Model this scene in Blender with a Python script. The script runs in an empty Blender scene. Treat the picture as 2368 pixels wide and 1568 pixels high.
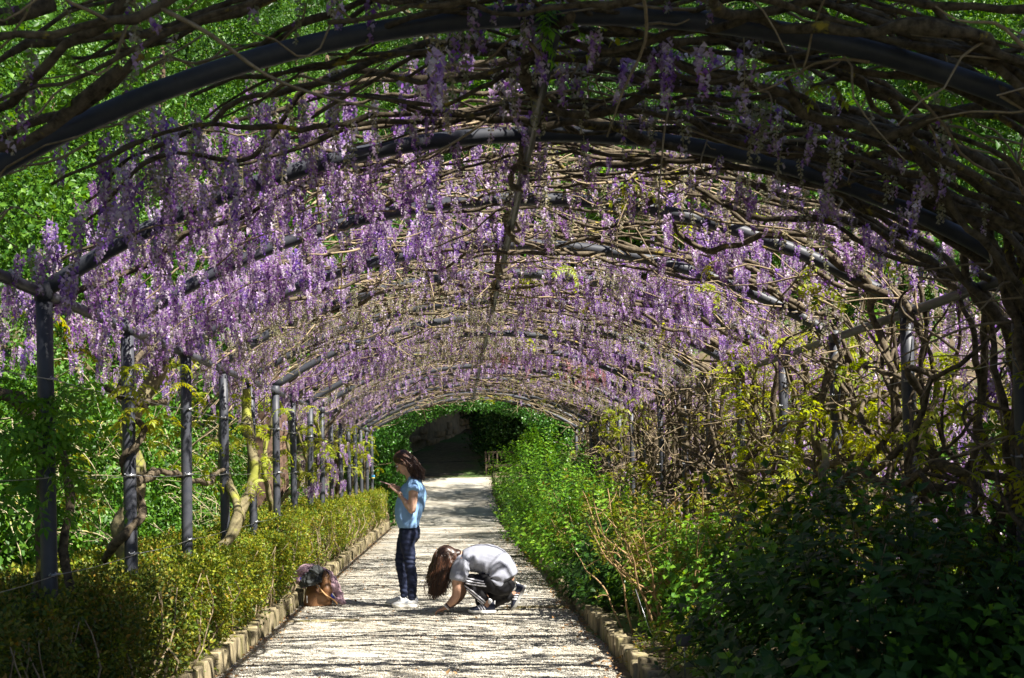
import bpy, bmesh, math, random
import numpy as np
from mathutils import Vector, Matrix, noise
from mathutils.bvhtree import BVHTree

rng = np.random.default_rng(11)
random.seed(5)
C = bpy.context.scene.collection
scene = bpy.context.scene
R = math.radians

# ------------------------------------------------------------------ camera, light, exposure
FPX = 3000.0 / 2367.0
cam_d = bpy.data.cameras.new('camera')
cam = bpy.data.objects.new('camera', cam_d)
C.objects.link(cam)
cam.location = (0, 0, 1.5)
cam_d.sensor_width = 36.0
cam_d.lens = 36.0 * FPX
cam_d.shift_x = 125.5 / 2367.0
cam_d.shift_y = 300.0 / 2367.0
cam_d.clip_start = 0.1
cam_d.clip_end = 600
cam.rotation_euler = (Matrix.Rotation(R(90), 4, 'X') @ Matrix.Rotation(R(-1.2), 4, 'Z')).to_euler()
cam_d.dof.use_dof = True
cam_d.dof.focus_distance = 13.6
cam_d.dof.aperture_fstop = 7.0
scene.camera = cam

SUN_DIR = Vector((0.68, -0.52, 1.0)).normalized()      # towards the sun
world = bpy.data.worlds.new('World')
scene.world = world
world.use_nodes = True
wn = world.node_tree.nodes
sky = wn.new('ShaderNodeTexSky')
sky.sky_type = 'NISHITA'
sky.sun_disc = False
sky.air_density = 0.55
sky.dust_density = 0.2
sky.ozone_density = 1.3
sky.sun_elevation = math.asin(SUN_DIR.z)
sky.sun_rotation = math.atan2(SUN_DIR.x, SUN_DIR.y)
bg = wn['Background']
bg.inputs[1].default_value = 0.05
world.node_tree.links.new(sky.outputs[0], bg.inputs[0])
sun_d = bpy.data.lights.new('sun', 'SUN')
sun_d.energy = 5.0
sun_d.angle = R(0.5)
sun_d.color = (1.0, 0.95, 0.86)
sun = bpy.data.objects.new('sun', sun_d)
C.objects.link(sun)
sun.location = (20, -10, 30)
sun.rotation_euler = SUN_DIR.to_track_quat('Z', 'Y').to_euler()
vs = scene.view_settings
vs.view_transform = 'Standard'
vs.look = 'None'
vs.gamma = 1.0
vs.use_curve_mapping = False
vs.exposure = 1.48
scene.cycles.max_bounces = 6
scene.cycles.diffuse_bounces = 2
scene.cycles.transmission_bounces = 4
scene.cycles.use_denoising = True

# ------------------------------------------------------------------ geometry constants
XC, HW, EAVE, APEX = 0.405, 2.515, 2.475, 3.23
RISE = APEX - EAVE
RAD = (HW * HW + RISE * RISE) / (2 * RISE)
NA, Y0, DY = 17, 5.0, 1.667
XL, XR = XC - HW, XC + HW
KL, KR = -1.79, 1.21


def vault(x):
    d = np.minimum(np.abs(np.asarray(x, float) - XC), RAD * 0.95)
    return APEX - RAD + np.sqrt(RAD * RAD - d * d)


def ground_z(y):
    return np.interp(y, [-50, 36, 46, 58, 68, 120], [0, 0, 1.08, 3.1, 6.5, 62])


# ------------------------------------------------------------------ object helpers
def props(o, label=None, cat=None, group=None, kind=None):
    if label: o['label'] = label
    if cat: o['category'] = cat
    if group: o['group'] = group
    if kind: o['kind'] = kind
    return o


def empty(name, loc=(0, 0, 0), label=None, cat=None, group=None, rotz=0):
    o = bpy.data.objects.new(name, None)
    C.objects.link(o)
    o.location = loc
    o.rotation_euler = (0, 0, rotz)
    o.empty_display_size = 0.1
    return props(o, label, cat, group)


def link(name, me, parent=None, mat=None, loc=None, kind=None):
    o = bpy.data.objects.new(name, me)
    C.objects.link(o)
    if mat is not None and len(me.materials) == 0: me.materials.append(mat)
    if parent is not None: o.parent = parent
    if loc is not None: o.location = loc
    if kind: o['kind'] = kind
    return o


def mesh(name, v, f, mat=None, smooth=True, attr=None, col=None, uv=None):
    """v: Nx3, f: list of index arrays (each MxK) or one MxK array"""
    me = bpy.data.meshes.new(name)
    fl = f if isinstance(f, list) else [f]
    faces = []
    for a in fl: faces += np.asarray(a, int).tolist()
    me.from_pydata(np.asarray(v, float).tolist(), [], faces)
    if smooth: me.polygons.foreach_set('use_smooth', np.ones(len(me.polygons), bool))
    if attr is not None:
        at = me.attributes.new('v', 'FLOAT', 'POINT')
        at.data.foreach_set('value', np.asarray(attr, np.float32))
    if col is not None:
        at = me.attributes.new('Col', 'FLOAT_COLOR', 'POINT')
        c4 = np.ones((len(col), 4), np.float32)
        c4[:, :3] = col
        at.data.foreach_set('color', c4.ravel())
    if mat is not None: me.materials.append(mat)
    me.update()
    return me


class Geo:
    def __init__(self):
        self.v, self.q, self.a, self.n = [], {}, [], 0

    def add(self, v, f, a=0.5):
        v = np.asarray(v, float)
        f = np.asarray(f, int)
        self.v.append(v)
        self.q.setdefault(f.shape[1], []).append(f + self.n)
        self.a.append(np.full(len(v), a) if np.isscalar(a) else np.asarray(a))
        self.n += len(v)

    def mesh(self, name, mat=None, smooth=True):
        return mesh(name, np.concatenate(self.v), [np.concatenate(x) for x in self.q.values()], mat, smooth, np.concatenate(self.a))


def frames(P):
    P = np.asarray(P, float)
    T = np.gradient(P, axis=0)
    T /= np.linalg.norm(T, axis=1)[:, None] + 1e-9
    N = np.zeros_like(P)
    ref = np.array([0, 0, 1.0]) if abs(T[0, 2]) < 0.9 else np.array([1.0, 0, 0])
    n = np.cross(T[0], ref)
    for i in range(len(P)):
        n = n - T[i] * np.dot(n, T[i])
        n /= np.linalg.norm(n) + 1e-9
        N[i] = n
    return T, N, np.cross(T, N)


def tube(P, rad, sides=6, caps=True):
    P = np.asarray(P, float)
    n = len(P)
    rad = np.broadcast_to(np.asarray(rad, float), (n,))
    T, N, B = frames(P)
    a = np.arange(sides) / sides * 2 * math.pi
    V = P[:, None, :] + rad[:, None, None] * (np.cos(a)[None, :, None] * N[:, None, :] + np.sin(a)[None, :, None] * B[:, None, :])
    V = V.reshape(-1, 3)
    i = np.arange(n - 1)[:, None] * sides
    j = np.arange(sides)[None, :]
    k = (j + 1) % sides
    F = np.stack([i + j, i + k, i + sides + k, i + sides + j], -1).reshape(-1, 4)
    if caps:
        V = np.concatenate([V, P[:1], P[-1:]])
        m = n * sides
        jj = np.arange(sides)
        kk = (jj + 1) % sides
        t0 = np.stack([np.full(sides, m), kk, jj, jj], -1)[:, :3]
        t1 = np.stack([np.full(sides, m + 1), (n - 1) * sides + jj, (n - 1) * sides + kk], -1)
        return V, [F, t0, t1]
    return V, [F]


def addtube(g, P, rad, sides=6, a=0.5):
    V, fs = tube(P, rad, sides)
    n0 = g.n
    g.v.append(V)
    g.a.append(np.full(len(V), a))
    for f in fs: g.q.setdefault(f.shape[1], []).append(f + n0)
    g.n += len(V)


def box(g, c, s, rot=None, a=0.5):
    u = np.array([[-1, -1, -1], [1, -1, -1], [1, 1, -1], [-1, 1, -1], [-1, -1, 1], [1, -1, 1], [1, 1, 1], [-1, 1, 1]], float)
    v = u * np.asarray(s) / 2
    if rot is not None: v = v @ np.array(rot).T
    v = v + np.asarray(c)
    g.add(v, [[0, 3, 2, 1], [4, 5, 6, 7], [0, 1, 5, 4], [1, 2, 6, 5], [2, 3, 7, 6], [3, 0, 4, 7]], a)


def rbox(c, s, b=0.006, seg=2, rot=None):
    """bevelled box as a mesh"""
    bm = bmesh.new()
    bmesh.ops.create_cube(bm, size=1)
    bmesh.ops.scale(bm, vec=s, verts=bm.verts)
    bmesh.ops.bevel(bm, geom=bm.edges[:], offset=b, segments=seg, profile=0.5, affect='EDGES')
    if rot is not None: bmesh.ops.transform(bm, matrix=rot, verts=bm.verts)
    bmesh.ops.translate(bm, vec=c, verts=bm.verts)
    me = bpy.data.meshes.new('box')
    bm.to_mesh(me)
    bm.free()
    me.polygons.foreach_set('use_smooth', np.ones(len(me.polygons), bool))
    return me


def crom(P, step=0.08):
    """Catmull-Rom through P, resampled about every step"""
    P = np.asarray(P, float)
    Q = np.vstack([2 * P[0] - P[1], P, 2 * P[-1] - P[-2]])
    out = []
    for i in range(len(P) - 1):
        a, b, c, d = Q[i:i + 4]
        m = max(2, int(np.linalg.norm(c - b) / step))
        t = np.arange(m)[:, None] / m
        out.append(0.5 * (2 * b + (c - a) * t + (2 * a - 5 * b + 4 * c - d) * t ** 2 + (3 * b - a - 3 * c + d) * t ** 3))
    out.append(P[-1:])
    return np.concatenate(out)


def wobble(P, amp, f=5.0):
    n = len(P)
    s = np.concatenate([[0], np.cumsum(np.linalg.norm(np.diff(P, axis=0), axis=1))])
    W = np.zeros((n, 3))
    for k in range(3):
        for h in (1, 2.3):
            W[:, k] += amp / h * np.sin(s * f * h * rng.uniform(.7, 1.3) + rng.uniform(0, 6.28))
    return P + W * np.minimum(1, s / 0.3)[:, None]


# ------------------------------------------------------------------ materials
def newmat(name):
    m = bpy.data.materials.new(name)
    m.use_nodes = True
    nt = m.node_tree
    b = nt.nodes['Principled BSDF']
    return m, nt, b


def N(nt, t, **kw):
    n = nt.nodes.new(t)
    for k, v in kw.items(): setattr(n, k, v)
    return n


def ramp(nt, stops, src=None):
    r = nt.nodes.new('ShaderNodeValToRGB')
    e = r.color_ramp.elements
    while len(e) < len(stops): e.new(0.5)
    for el, (p, c) in zip(e, stops):
        el.position = p
        el.color = (*c, 1) if len(c) == 3 else c
    if src is not None: nt.links.new(src, r.inputs[0])
    return r


def noise_tex(nt, scale, detail=4, rough=0.55, coord='Object', vec=None):
    tc = nt.nodes.new('ShaderNodeTexCoord')
    t = nt.nodes.new('ShaderNodeTexNoise')
    t.inputs['Scale'].default_value = scale
    t.inputs['Detail'].default_value = detail
    t.inputs['Roughness'].default_value = rough
    nt.links.new(vec if vec is not None else tc.outputs[coord], t.inputs['Vector'])
    return t


def bump(nt, b, src, strength=0.3, dist=0.01):
    bp = nt.nodes.new('ShaderNodeBump')
    bp.inputs['Strength'].default_value = strength
    bp.inputs['Distance'].default_value = dist
    nt.links.new(src, bp.inputs['Height'])
    nt.links.new(bp.outputs[0], b.inputs['Normal'])


def simple(name, c1, c2=None, scale=20, rough=0.7, bmp=0.0, dist=0.005, spec=0.4, metal=0.0, detail=4):
    m, nt, b = newmat(name)
    b.inputs['Roughness'].default_value = rough
    b.inputs['Specular IOR Level'].default_value = spec
    b.inputs['Metallic'].default_value = metal
    if c2 is None:
        b.inputs['Base Color'].default_value = (*c1, 1)
        if bmp:
            t = noise_tex(nt, scale, detail)
            bump(nt, b, t.outputs[0], bmp, dist)
    else:
        t = noise_tex(nt, scale, detail)
        r = ramp(nt, [(0.3, c1), (0.7, c2)], t.outputs[0])
        nt.links.new(r.outputs[0], b.inputs['Base Color'])
        if bmp: bump(nt, b, t.outputs[0], bmp, dist)
    return m


def leafmat(name, cols, trans=0.4, rough=0.45, spec=0.35):
    """leaf colours by the per-leaf attribute v, shifted a little by instance"""
    m, nt, b = newmat(name)
    at = N(nt, 'ShaderNodeAttribute', attribute_name='v')
    oi = nt.nodes.new('ShaderNodeObjectInfo')
    ma = N(nt, 'ShaderNodeMath', operation='MULTIPLY_ADD')
    nt.links.new(oi.outputs['Random'], ma.inputs[0])
    ma.inputs[1].default_value = 0.5
    nt.links.new(at.outputs['Fac'], ma.inputs[2])
    mb = N(nt, 'ShaderNodeMath', operation='MULTIPLY')
    nt.links.new(ma.outputs[0], mb.inputs[0])
    mb.inputs[1].default_value = 0.667
    r = ramp(nt, [(i / (len(cols) - 1) * 0.9 + 0.05, c) for i, c in enumerate(cols)], mb.outputs[0])
    nt.links.new(r.outputs[0], b.inputs['Base Color'])
    b.inputs['Roughness'].default_value = rough
    b.inputs['Specular IOR Level'].default_value = spec
    tr = nt.nodes.new('ShaderNodeBsdfTranslucent')
    hs = nt.nodes.new('ShaderNodeHueSaturation')
    hs.inputs['Saturation'].default_value = 1.1
    hs.inputs['Value'].default_value = 1.35
    hs.inputs['Hue'].default_value = 0.485
    nt.links.new(r.outputs[0], hs.inputs['Color'])
    nt.links.new(hs.outputs[0], tr.inputs[0])
    mx = nt.nodes.new('ShaderNodeMixShader')
    mx.inputs[0].default_value = trans
    nt.links.new(b.outputs[0], mx.inputs[1])
    nt.links.new(tr.outputs[0], mx.inputs[2])
    nt.links.new(mx.outputs[0], nt.nodes['Material Output'].inputs[0])
    return m


def petalmat(name, sat=1.0):
    m, nt, b = newmat(name)
    at = N(nt, 'ShaderNodeAttribute', attribute_name='Col')
    oi = nt.nodes.new('ShaderNodeObjectInfo')
    hs = nt.nodes.new('ShaderNodeHueSaturation')
    mr = nt.nodes.new('ShaderNodeMapRange')
    mr.inputs['To Min'].default_value = 0.75
    mr.inputs['To Max'].default_value = 1.25
    nt.links.new(oi.outputs['Random'], mr.inputs['Value'])
    nt.links.new(mr.outputs[0], hs.inputs['Value'])
    hs.inputs['Saturation'].default_value = sat
    m2 = nt.nodes.new('ShaderNodeMapRange')
    m2.inputs['To Min'].default_value = .535
    m2.inputs['To Max'].default_value = .48
    nt.links.new(oi.outputs['Random'], m2.inputs['Value'])
    nt.links.new(m2.outputs[0], hs.inputs['Hue'])
    nt.links.new(at.outputs['Color'], hs.inputs['Color'])
    nt.links.new(hs.outputs[0], b.inputs['Base Color'])
    b.inputs['Roughness'].default_value = 0.6
    b.inputs['Specular IOR Level'].default_value = 0.2
    tr = nt.nodes.new('ShaderNodeBsdfTranslucent')
    nt.links.new(hs.outputs[0], tr.inputs[0])
    mx = nt.nodes.new('ShaderNodeMixShader')
    mx.inputs[0].default_value = 0.55
    nt.links.new(b.outputs[0], mx.inputs[1])
    nt.links.new(tr.outputs[0], mx.inputs[2])
    nt.links.new(mx.outputs[0], nt.nodes['Material Output'].inputs[0])
    return m


def barkmat(name, c1, c2, lichen=(0.42, 0.33, 0.05), amount=0.62, scale=9.0):
    m, nt, b = newmat(name)
    t = noise_tex(nt, scale * 3, 6, 0.65)
    r = ramp(nt, [(0.3, c1), (0.7, c2)], t.outputs[0])
    l = noise_tex(nt, scale * 0.45, 5, 0.7)
    lr = ramp(nt, [(amount, (0, 0, 0)), (amount + 0.06, (1, 1, 1))], l.outputs[0])
    mx = N(nt, 'ShaderNodeMix', data_type='RGBA')
    nt.links.new(lr.outputs[0], mx.inputs['Factor'])
    nt.links.new(r.outputs[0], mx.inputs[6])
    mx.inputs[7].default_value = (*lichen, 1)
    nt.links.new(mx.outputs[2], b.inputs['Base Color'])
    b.inputs['Roughness'].default_value = 0.85
    b.inputs['Specular IOR Level'].default_value = 0.2
    bump(nt, b, t.outputs[0], 0.7, 0.012)
    return m


M = {}
M['bark'] = barkmat('wisteria_bark', (0.024, 0.018, 0.012), (0.19, 0.15, 0.098))
M['bark_moss'] = barkmat('mossy_bark', (0.10, 0.08, 0.045), (0.30, 0.26, 0.14), (0.26, 0.27, 0.05), 0.52, 5)
M['twig'] = barkmat('twig_bark', (0.2, 0.15, 0.09), (0.42, 0.33, 0.21), amount=0.7)
M['stem_tan'] = barkmat('tan_stem', (0.24, 0.14, 0.065), (0.48, 0.33, 0.17), amount=0.8)
M['tree_bark'] = barkmat('tree_bark', (0.07, 0.045, 0.03), (0.2, 0.135, 0.09), amount=0.75, scale=5)
M['lichen_twig'] = barkmat('lichen_twig', (0.26, 0.22, 0.12), (0.46, 0.42, 0.28), (0.5, 0.42, 0.1), 0.55)
M['petal'] = petalmat('wisteria_petals', 1.08)
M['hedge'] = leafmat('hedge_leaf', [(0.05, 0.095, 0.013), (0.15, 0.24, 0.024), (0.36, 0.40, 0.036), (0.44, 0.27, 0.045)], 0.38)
M['hedge_dark'] = leafmat('dark_hedge_leaf', [(0.03, 0.055, 0.012), (0.07, 0.125, 0.018), (0.19, 0.21, 0.028), (0.32, 0.19, 0.035)], 0.25)  # darker copy of the hedge leaf colours, for inner and near-end clumps
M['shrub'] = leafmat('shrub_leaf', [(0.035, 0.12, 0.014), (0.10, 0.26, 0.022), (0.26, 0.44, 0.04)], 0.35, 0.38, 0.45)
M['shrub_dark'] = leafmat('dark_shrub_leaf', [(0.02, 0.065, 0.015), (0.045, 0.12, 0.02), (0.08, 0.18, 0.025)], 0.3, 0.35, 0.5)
M['shrub_brown'] = leafmat('bronze_shrub_leaf', [(0.07, 0.17, 0.02), (0.22, 0.30, 0.03), (0.26, 0.15, 0.04)], 0.4, 0.4)
M['wleaf'] = leafmat('wisteria_leaf', [(0.16, 0.25, 0.02), (0.36, 0.44, 0.035), (0.46, 0.42, 0.04)], 0.55, 0.45)
M['wleaf_green'] = leafmat('green_wisteria_leaf', [(0.06, 0.18, 0.02), (0.12, 0.30, 0.03), (0.2, 0.36, 0.04)], 0.5, 0.45)
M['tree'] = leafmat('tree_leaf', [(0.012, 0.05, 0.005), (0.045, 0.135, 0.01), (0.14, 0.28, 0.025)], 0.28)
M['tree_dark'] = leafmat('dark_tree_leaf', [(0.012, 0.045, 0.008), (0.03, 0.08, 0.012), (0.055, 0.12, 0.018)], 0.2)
M['ivy'] = leafmat('ivy_leaf', [(0.02, 0.08, 0.012), (0.05, 0.16, 0.02), (0.1, 0.25, 0.03)], 0.3, 0.35, 0.5)
M['grass'] = leafmat('grass_blade', [(0.08, 0.17, 0.02), (0.15, 0.28, 0.03), (0.26, 0.3, 0.06)], 0.35)
M['litter'] = leafmat('dry_leaf', [(0.16, 0.08, 0.035), (0.34, 0.19, 0.08), (0.48, 0.33, 0.16)], 0.2, 0.7)
M['pipe'] = simple('grey_painted_steel', (0.038, 0.042, 0.056), (0.068, 0.07, 0.082), 14, 0.5, 0.15, 0.003)
M['wire'] = simple('galvanised_wire', (0.42, 0.43, 0.45), None, rough=0.4, metal=0.8)
M['kerb'] = None


def pale_gravel():
    m, nt, b = newmat('pale_gravel')
    t = noise_tex(nt, 0.9, 5)
    vo = nt.nodes.new('ShaderNodeTexVoronoi')
    tc = nt.nodes.new('ShaderNodeTexCoord')
    vo.inputs['Scale'].default_value = 95
    nt.links.new(tc.outputs['Object'], vo.inputs['Vector'])
    hsv = nt.nodes.new('ShaderNodeSeparateColor')
    nt.links.new(vo.outputs['Color'], hsv.inputs[0])
    r = ramp(nt, [(0.0, (0.31, 0.285, 0.235)), (0.35, (0.47, 0.445, 0.385)), (1.0, (0.64, 0.62, 0.565))], hsv.outputs[0])
    r2 = ramp(nt, [(0.35, (0.68, 0.63, 0.54)), (0.65, (1, 1, 1))], t.outputs[0])
    mx = N(nt, 'ShaderNodeMix', data_type='RGBA', blend_type='MULTIPLY')
    mx.inputs['Factor'].default_value = 0.8
    nt.links.new(r.outputs[0], mx.inputs[6])
    nt.links.new(r2.outputs[0], mx.inputs[7])
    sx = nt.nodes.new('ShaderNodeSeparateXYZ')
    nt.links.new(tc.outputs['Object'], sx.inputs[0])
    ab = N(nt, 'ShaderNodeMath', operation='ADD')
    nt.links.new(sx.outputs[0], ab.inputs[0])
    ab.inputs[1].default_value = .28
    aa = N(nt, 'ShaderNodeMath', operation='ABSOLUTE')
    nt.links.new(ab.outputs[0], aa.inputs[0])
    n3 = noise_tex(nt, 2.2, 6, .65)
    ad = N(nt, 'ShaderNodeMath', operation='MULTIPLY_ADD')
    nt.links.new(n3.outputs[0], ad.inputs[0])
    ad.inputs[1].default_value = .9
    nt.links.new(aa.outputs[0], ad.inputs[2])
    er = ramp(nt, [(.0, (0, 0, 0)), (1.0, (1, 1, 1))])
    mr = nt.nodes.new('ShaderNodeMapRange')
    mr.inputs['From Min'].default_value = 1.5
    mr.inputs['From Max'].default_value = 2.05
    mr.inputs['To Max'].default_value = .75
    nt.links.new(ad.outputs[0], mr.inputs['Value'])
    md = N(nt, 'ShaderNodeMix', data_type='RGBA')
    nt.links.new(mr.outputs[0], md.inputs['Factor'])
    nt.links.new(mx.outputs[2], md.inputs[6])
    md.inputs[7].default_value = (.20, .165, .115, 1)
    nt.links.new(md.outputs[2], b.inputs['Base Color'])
    b.inputs['Roughness'].default_value = 0.9
    b.inputs['Specular IOR Level'].default_value = 0.2
    bump(nt, b, vo.outputs['Distance'], 0.6, 0.007)
    return m


def soil():
    m, nt, b = newmat('leafy_soil')
    t = noise_tex(nt, 6, 8, 0.7)
    r = ramp(nt, [(0.3, (0.06, 0.042, 0.025)), (0.5, (0.13, 0.095, 0.055)), (0.7, (0.21, 0.16, 0.09))], t.outputs[0])
    g = noise_tex(nt, 0.5, 4)
    gr = ramp(nt, [(0.5, (0, 0, 0)), (0.6, (1, 1, 1))], g.outputs[0])
    mx = N(nt, 'ShaderNodeMix', data_type='RGBA')
    nt.links.new(gr.outputs[0], mx.inputs['Factor'])
    nt.links.new(r.outputs[0], mx.inputs[6])
    mx.inputs[7].default_value = (0.07, 0.12, 0.025, 1)
    nt.links.new(mx.outputs[2], b.inputs['Base Color'])
    b.inputs['Roughness'].default_value = 0.95
    bump(nt, b, t.outputs[0], 0.8, 0.03)
    return m


def kerbmat():
    m, nt, b = newmat('tufa_kerb')
    tc = nt.nodes.new('ShaderNodeTexCoord')
    mp = nt.nodes.new('ShaderNodeMapping')
    mp.inputs['Scale'].default_value = (1, 1, 0.35)
    nt.links.new(tc.outputs['Object'], mp.inputs['Vector'])
    oi = nt.nodes.new('ShaderNodeObjectInfo')
    va = N(nt, 'ShaderNodeVectorMath', operation='ADD')
    nt.links.new(mp.outputs[0], va.inputs[0])
    nt.links.new(oi.outputs['Location'], va.inputs[1])
    t = noise_tex(nt, 28, 6, 0.65, vec=va.outputs[0])
    r = ramp(nt, [(0.28, (0.10, 0.08, 0.045)), (0.5, (0.28, 0.23, 0.135)), (0.72, (0.44, 0.37, 0.235))], t.outputs[0])
    t2 = noise_tex(nt, 7, 4, 0.6, vec=va.outputs[0])
    r2 = ramp(nt, [(0.5, (0, 0, 0)), (0.64, (1, 1, 1))], t2.outputs[0])
    mx = N(nt, 'ShaderNodeMix', data_type='RGBA')
    nt.links.new(r2.outputs[0], mx.inputs['Factor'])
    nt.links.new(r.outputs[0], mx.inputs[6])
    mx.inputs[7].default_value = (0.19, 0.17, 0.06, 1)
    hs = nt.nodes.new('ShaderNodeHueSaturation')
    mr = nt.nodes.new('ShaderNodeMapRange')
    mr.inputs['To Min'].default_value = 0.7
    mr.inputs['To Max'].default_value = 1.2
    nt.links.new(oi.outputs['Random'], mr.inputs['Value'])
    nt.links.new(mr.outputs[0], hs.inputs['Value'])
    nt.links.new(mx.outputs[2], hs.inputs['Color'])
    nt.links.new(hs.outputs[0], b.inputs['Base Color'])
    b.inputs['Roughness'].default_value = 0.9
    bump(nt, b, t.outputs[0], 0.7, 0.012)
    return m


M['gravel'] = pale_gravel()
M['soil'] = soil()
M['kerb'] = kerbmat()
M['pebble'] = leafmat('pale_pebble', [(0.34, 0.31, 0.25), (0.52, 0.49, 0.42), (0.68, 0.66, 0.60)], 0.0, 0.85, 0.2)

# ------------------------------------------------------------------ scatter (geometry nodes instances of small source meshes)
_groups = {}


def scatter(name, sources, pts, rots, scl, parent=None, kind='stuff'):
    """sources: tuple of meshes; one object whose vertices carry an instance each"""
    n = len(pts)
    me = bpy.data.meshes.new(name)
    me.from_pydata(np.asarray(pts, float).tolist(), [], [])
    a = me.attributes.new('rot', 'FLOAT_VECTOR', 'POINT')
    a.data.foreach_set('vector', np.asarray(rots, np.float32).ravel())
    a = me.attributes.new('scl', 'FLOAT', 'POINT')
    a.data.foreach_set('value', np.asarray(scl, np.float32))
    a = me.attributes.new('idx', 'INT', 'POINT')
    a.data.foreach_set('value', rng.integers(0, len(sources), n).astype(np.int32))
    key = tuple(m.name for m in sources)
    if key not in _groups:
        ng = bpy.data.node_groups.new('scatter_' + sources[0].name, 'GeometryNodeTree')
        ng.interface.new_socket('Geometry', in_out='INPUT', socket_type='NodeSocketGeometry')
        ng.interface.new_socket('Geometry', in_out='OUTPUT', socket_type='NodeSocketGeometry')
        L = ng.links
        gi, go = ng.nodes.new('NodeGroupInput'), ng.nodes.new('NodeGroupOutput')
        io = ng.nodes.new('GeometryNodeInstanceOnPoints')
        jn = ng.nodes.new('GeometryNodeJoinGeometry')
        for m in sources:
            so = bpy.data.objects.new('source_' + m.name, m)
            oi = ng.nodes.new('GeometryNodeObjectInfo')
            oi.inputs['Object'].default_value = so
            oi.inputs['As Instance'].default_value = False
            gt = ng.nodes.new('GeometryNodeGeometryToInstance')
            L.new(oi.outputs['Geometry'], gt.inputs[0])
            L.new(gt.outputs[0], jn.inputs[0])
        L.new(gi.outputs[0], io.inputs['Points'])
        L.new(jn.outputs[0], io.inputs['Instance'])
        io.inputs['Pick Instance'].default_value = True
        for nm, ty, so in (('rot', 'FLOAT_VECTOR', 'Rotation'), ('scl', 'FLOAT', 'Scale'), ('idx', 'INT', 'Instance Index')):
            na = ng.nodes.new('GeometryNodeInputNamedAttribute')
            na.data_type = ty
            na.inputs[0].default_value = nm
            if so == 'Rotation':
                er = ng.nodes.new('FunctionNodeEulerToRotation')
                L.new(na.outputs[0], er.inputs[0])
                L.new(er.outputs[0], io.inputs[so])
            else:
                L.new(na.outputs[0], io.inputs[so])
        L.new(io.outputs[0], go.inputs[0])
        _groups[key] = ng
    o = link(name, me, parent)
    md = o.modifiers.new('scatter', 'NODES')
    md.node_group = _groups[key]
    if kind: o['kind'] = kind
    return o


def rand_rot(n, tilt=0.6):
    r = np.zeros((n, 3))
    r[:, 0] = rng.normal(0, tilt, n)
    r[:, 1] = rng.normal(0, tilt, n)
    r[:, 2] = rng.uniform(0, 6.283, n)
    return r


# ------------------------------------------------------------------ leaves and flower meshes
def leaf_quad(c, d, n, L, W, fold=0.25, tip=0.0):
    """six-point folded leaf along d with surface normal n: 4 triangles"""
    d = d / np.linalg.norm(d)
    s = np.cross(d, n)
    s /= np.linalg.norm(s) + 1e-9
    n = np.cross(s, d)
    P = [c, c + d * L * .45 + s * W * .5 + n * W * fold, c + d * L * (1 + tip) - n * L * .12, c + d * L * .45 - s * W * .5 + n * W * fold, c + d * L * .5 - n * .02 * L]
    return np.array(P), np.array([[0, 1, 4], [1, 2, 4], [2, 3, 4], [3, 0, 4]])


def leaf_clump(name, n, rad, L, W, mat, up=0.3, flat=1.0):
    g = Geo()
    for _ in range(n):
        p = rng.normal(0, 1, 3)
        p = p / np.linalg.norm(p) * rad * rng.uniform(.25, 1) ** .6
        p[2] *= flat
        d = p / (np.linalg.norm(p) + 1e-6) + rng.normal(0, .7, 3)
        nn = rng.normal(0, .6, 3) + np.array([0, 0, 1.0])
        v, f = leaf_quad(p, d, nn, L * rng.uniform(.7, 1.2), W * rng.uniform(.8, 1.2))
        g.add(v, f, rng.uniform(0, 1))
    return g.mesh(name, mat)


def sprig(name, h, pairs, L, W, mat, stem_r=0.003):
    """upright leafy shoot: paired leaves on a stem (leaf material only)"""
    g = Geo()
    bend = rng.normal(0, .12, 2)
    P = np.array([[bend[0] * t * t * h, bend[1] * t * t * h, t * h] for t in np.linspace(0, 1, 6)])
    addtube(g, P, np.linspace(stem_r, stem_r * .4, 6), 3, 0.15)
    for i in range(pairs):
        t = (i + .7) / pairs
        c = np.array([bend[0] * t * t * h, bend[1] * t * t * h, t * h])
        a0 = i * 1.57 + rng.normal(0, .3)
        k = 1.15 - .5 * abs(t - .45)
        for s in (0, 3.14):
            a = a0 + s
            d = np.array([math.cos(a), math.sin(a), rng.uniform(-.1, .7)])
            v, f = leaf_quad(c + d * .012, d, np.array([-math.cos(a) * .3, -math.sin(a) * .3, 1.0]), L * k * rng.uniform(.8, 1.15), W * k, .15)
            g.add(v, f, min(1, max(0, rng.normal(.35 + .4 * t, .18))))
    for i in range(3):
        d = np.array([rng.normal(0, .4), rng.normal(0, .4), 1])
        v, f = leaf_quad(P[-1], d, rng.normal(0, 1, 3), L * .55, W * .5)
        g.add(v, f, .95)
    return g.mesh(name, mat)


def pinnate(name, mat, n=5, L=0.17):
    """a tuft of drooping compound leaves"""
    g = Geo()
    for k in range(n):
        a = rng.uniform(0, 6.28)
        ll = L * rng.uniform(.7, 1.2)
        out = np.array([math.cos(a), math.sin(a), 0])
        P = np.array([out * ll * .9 * t + np.array([0, 0, .25 * ll * t - .75 * ll * t * t]) for t in np.linspace(0, 1, 6)])
        addtube(g, P, .0014, 3, .7)
        side = np.array([-out[1], out[0], 0])
        vv = rng.uniform(.1, .9)
        for i in range(1, 6):
            for s in (-1, 1):
                d = side * s * .9 + out * .45 + np.array([0, 0, -.45])
                v, f = leaf_quad(P[i], d, np.array([0, 0, 1.0]), .052 * rng.uniform(.8, 1.1), .021, .12)
                g.add(v, f, min(1, max(0, vv + rng.normal(0, .15))))
        v, f = leaf_quad(P[-1], P[-1] - P[-2], np.array([0, 0, 1.0]), .055, .022)
        g.add(v, f, vv)
    return g.mesh(name, mat)


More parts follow.
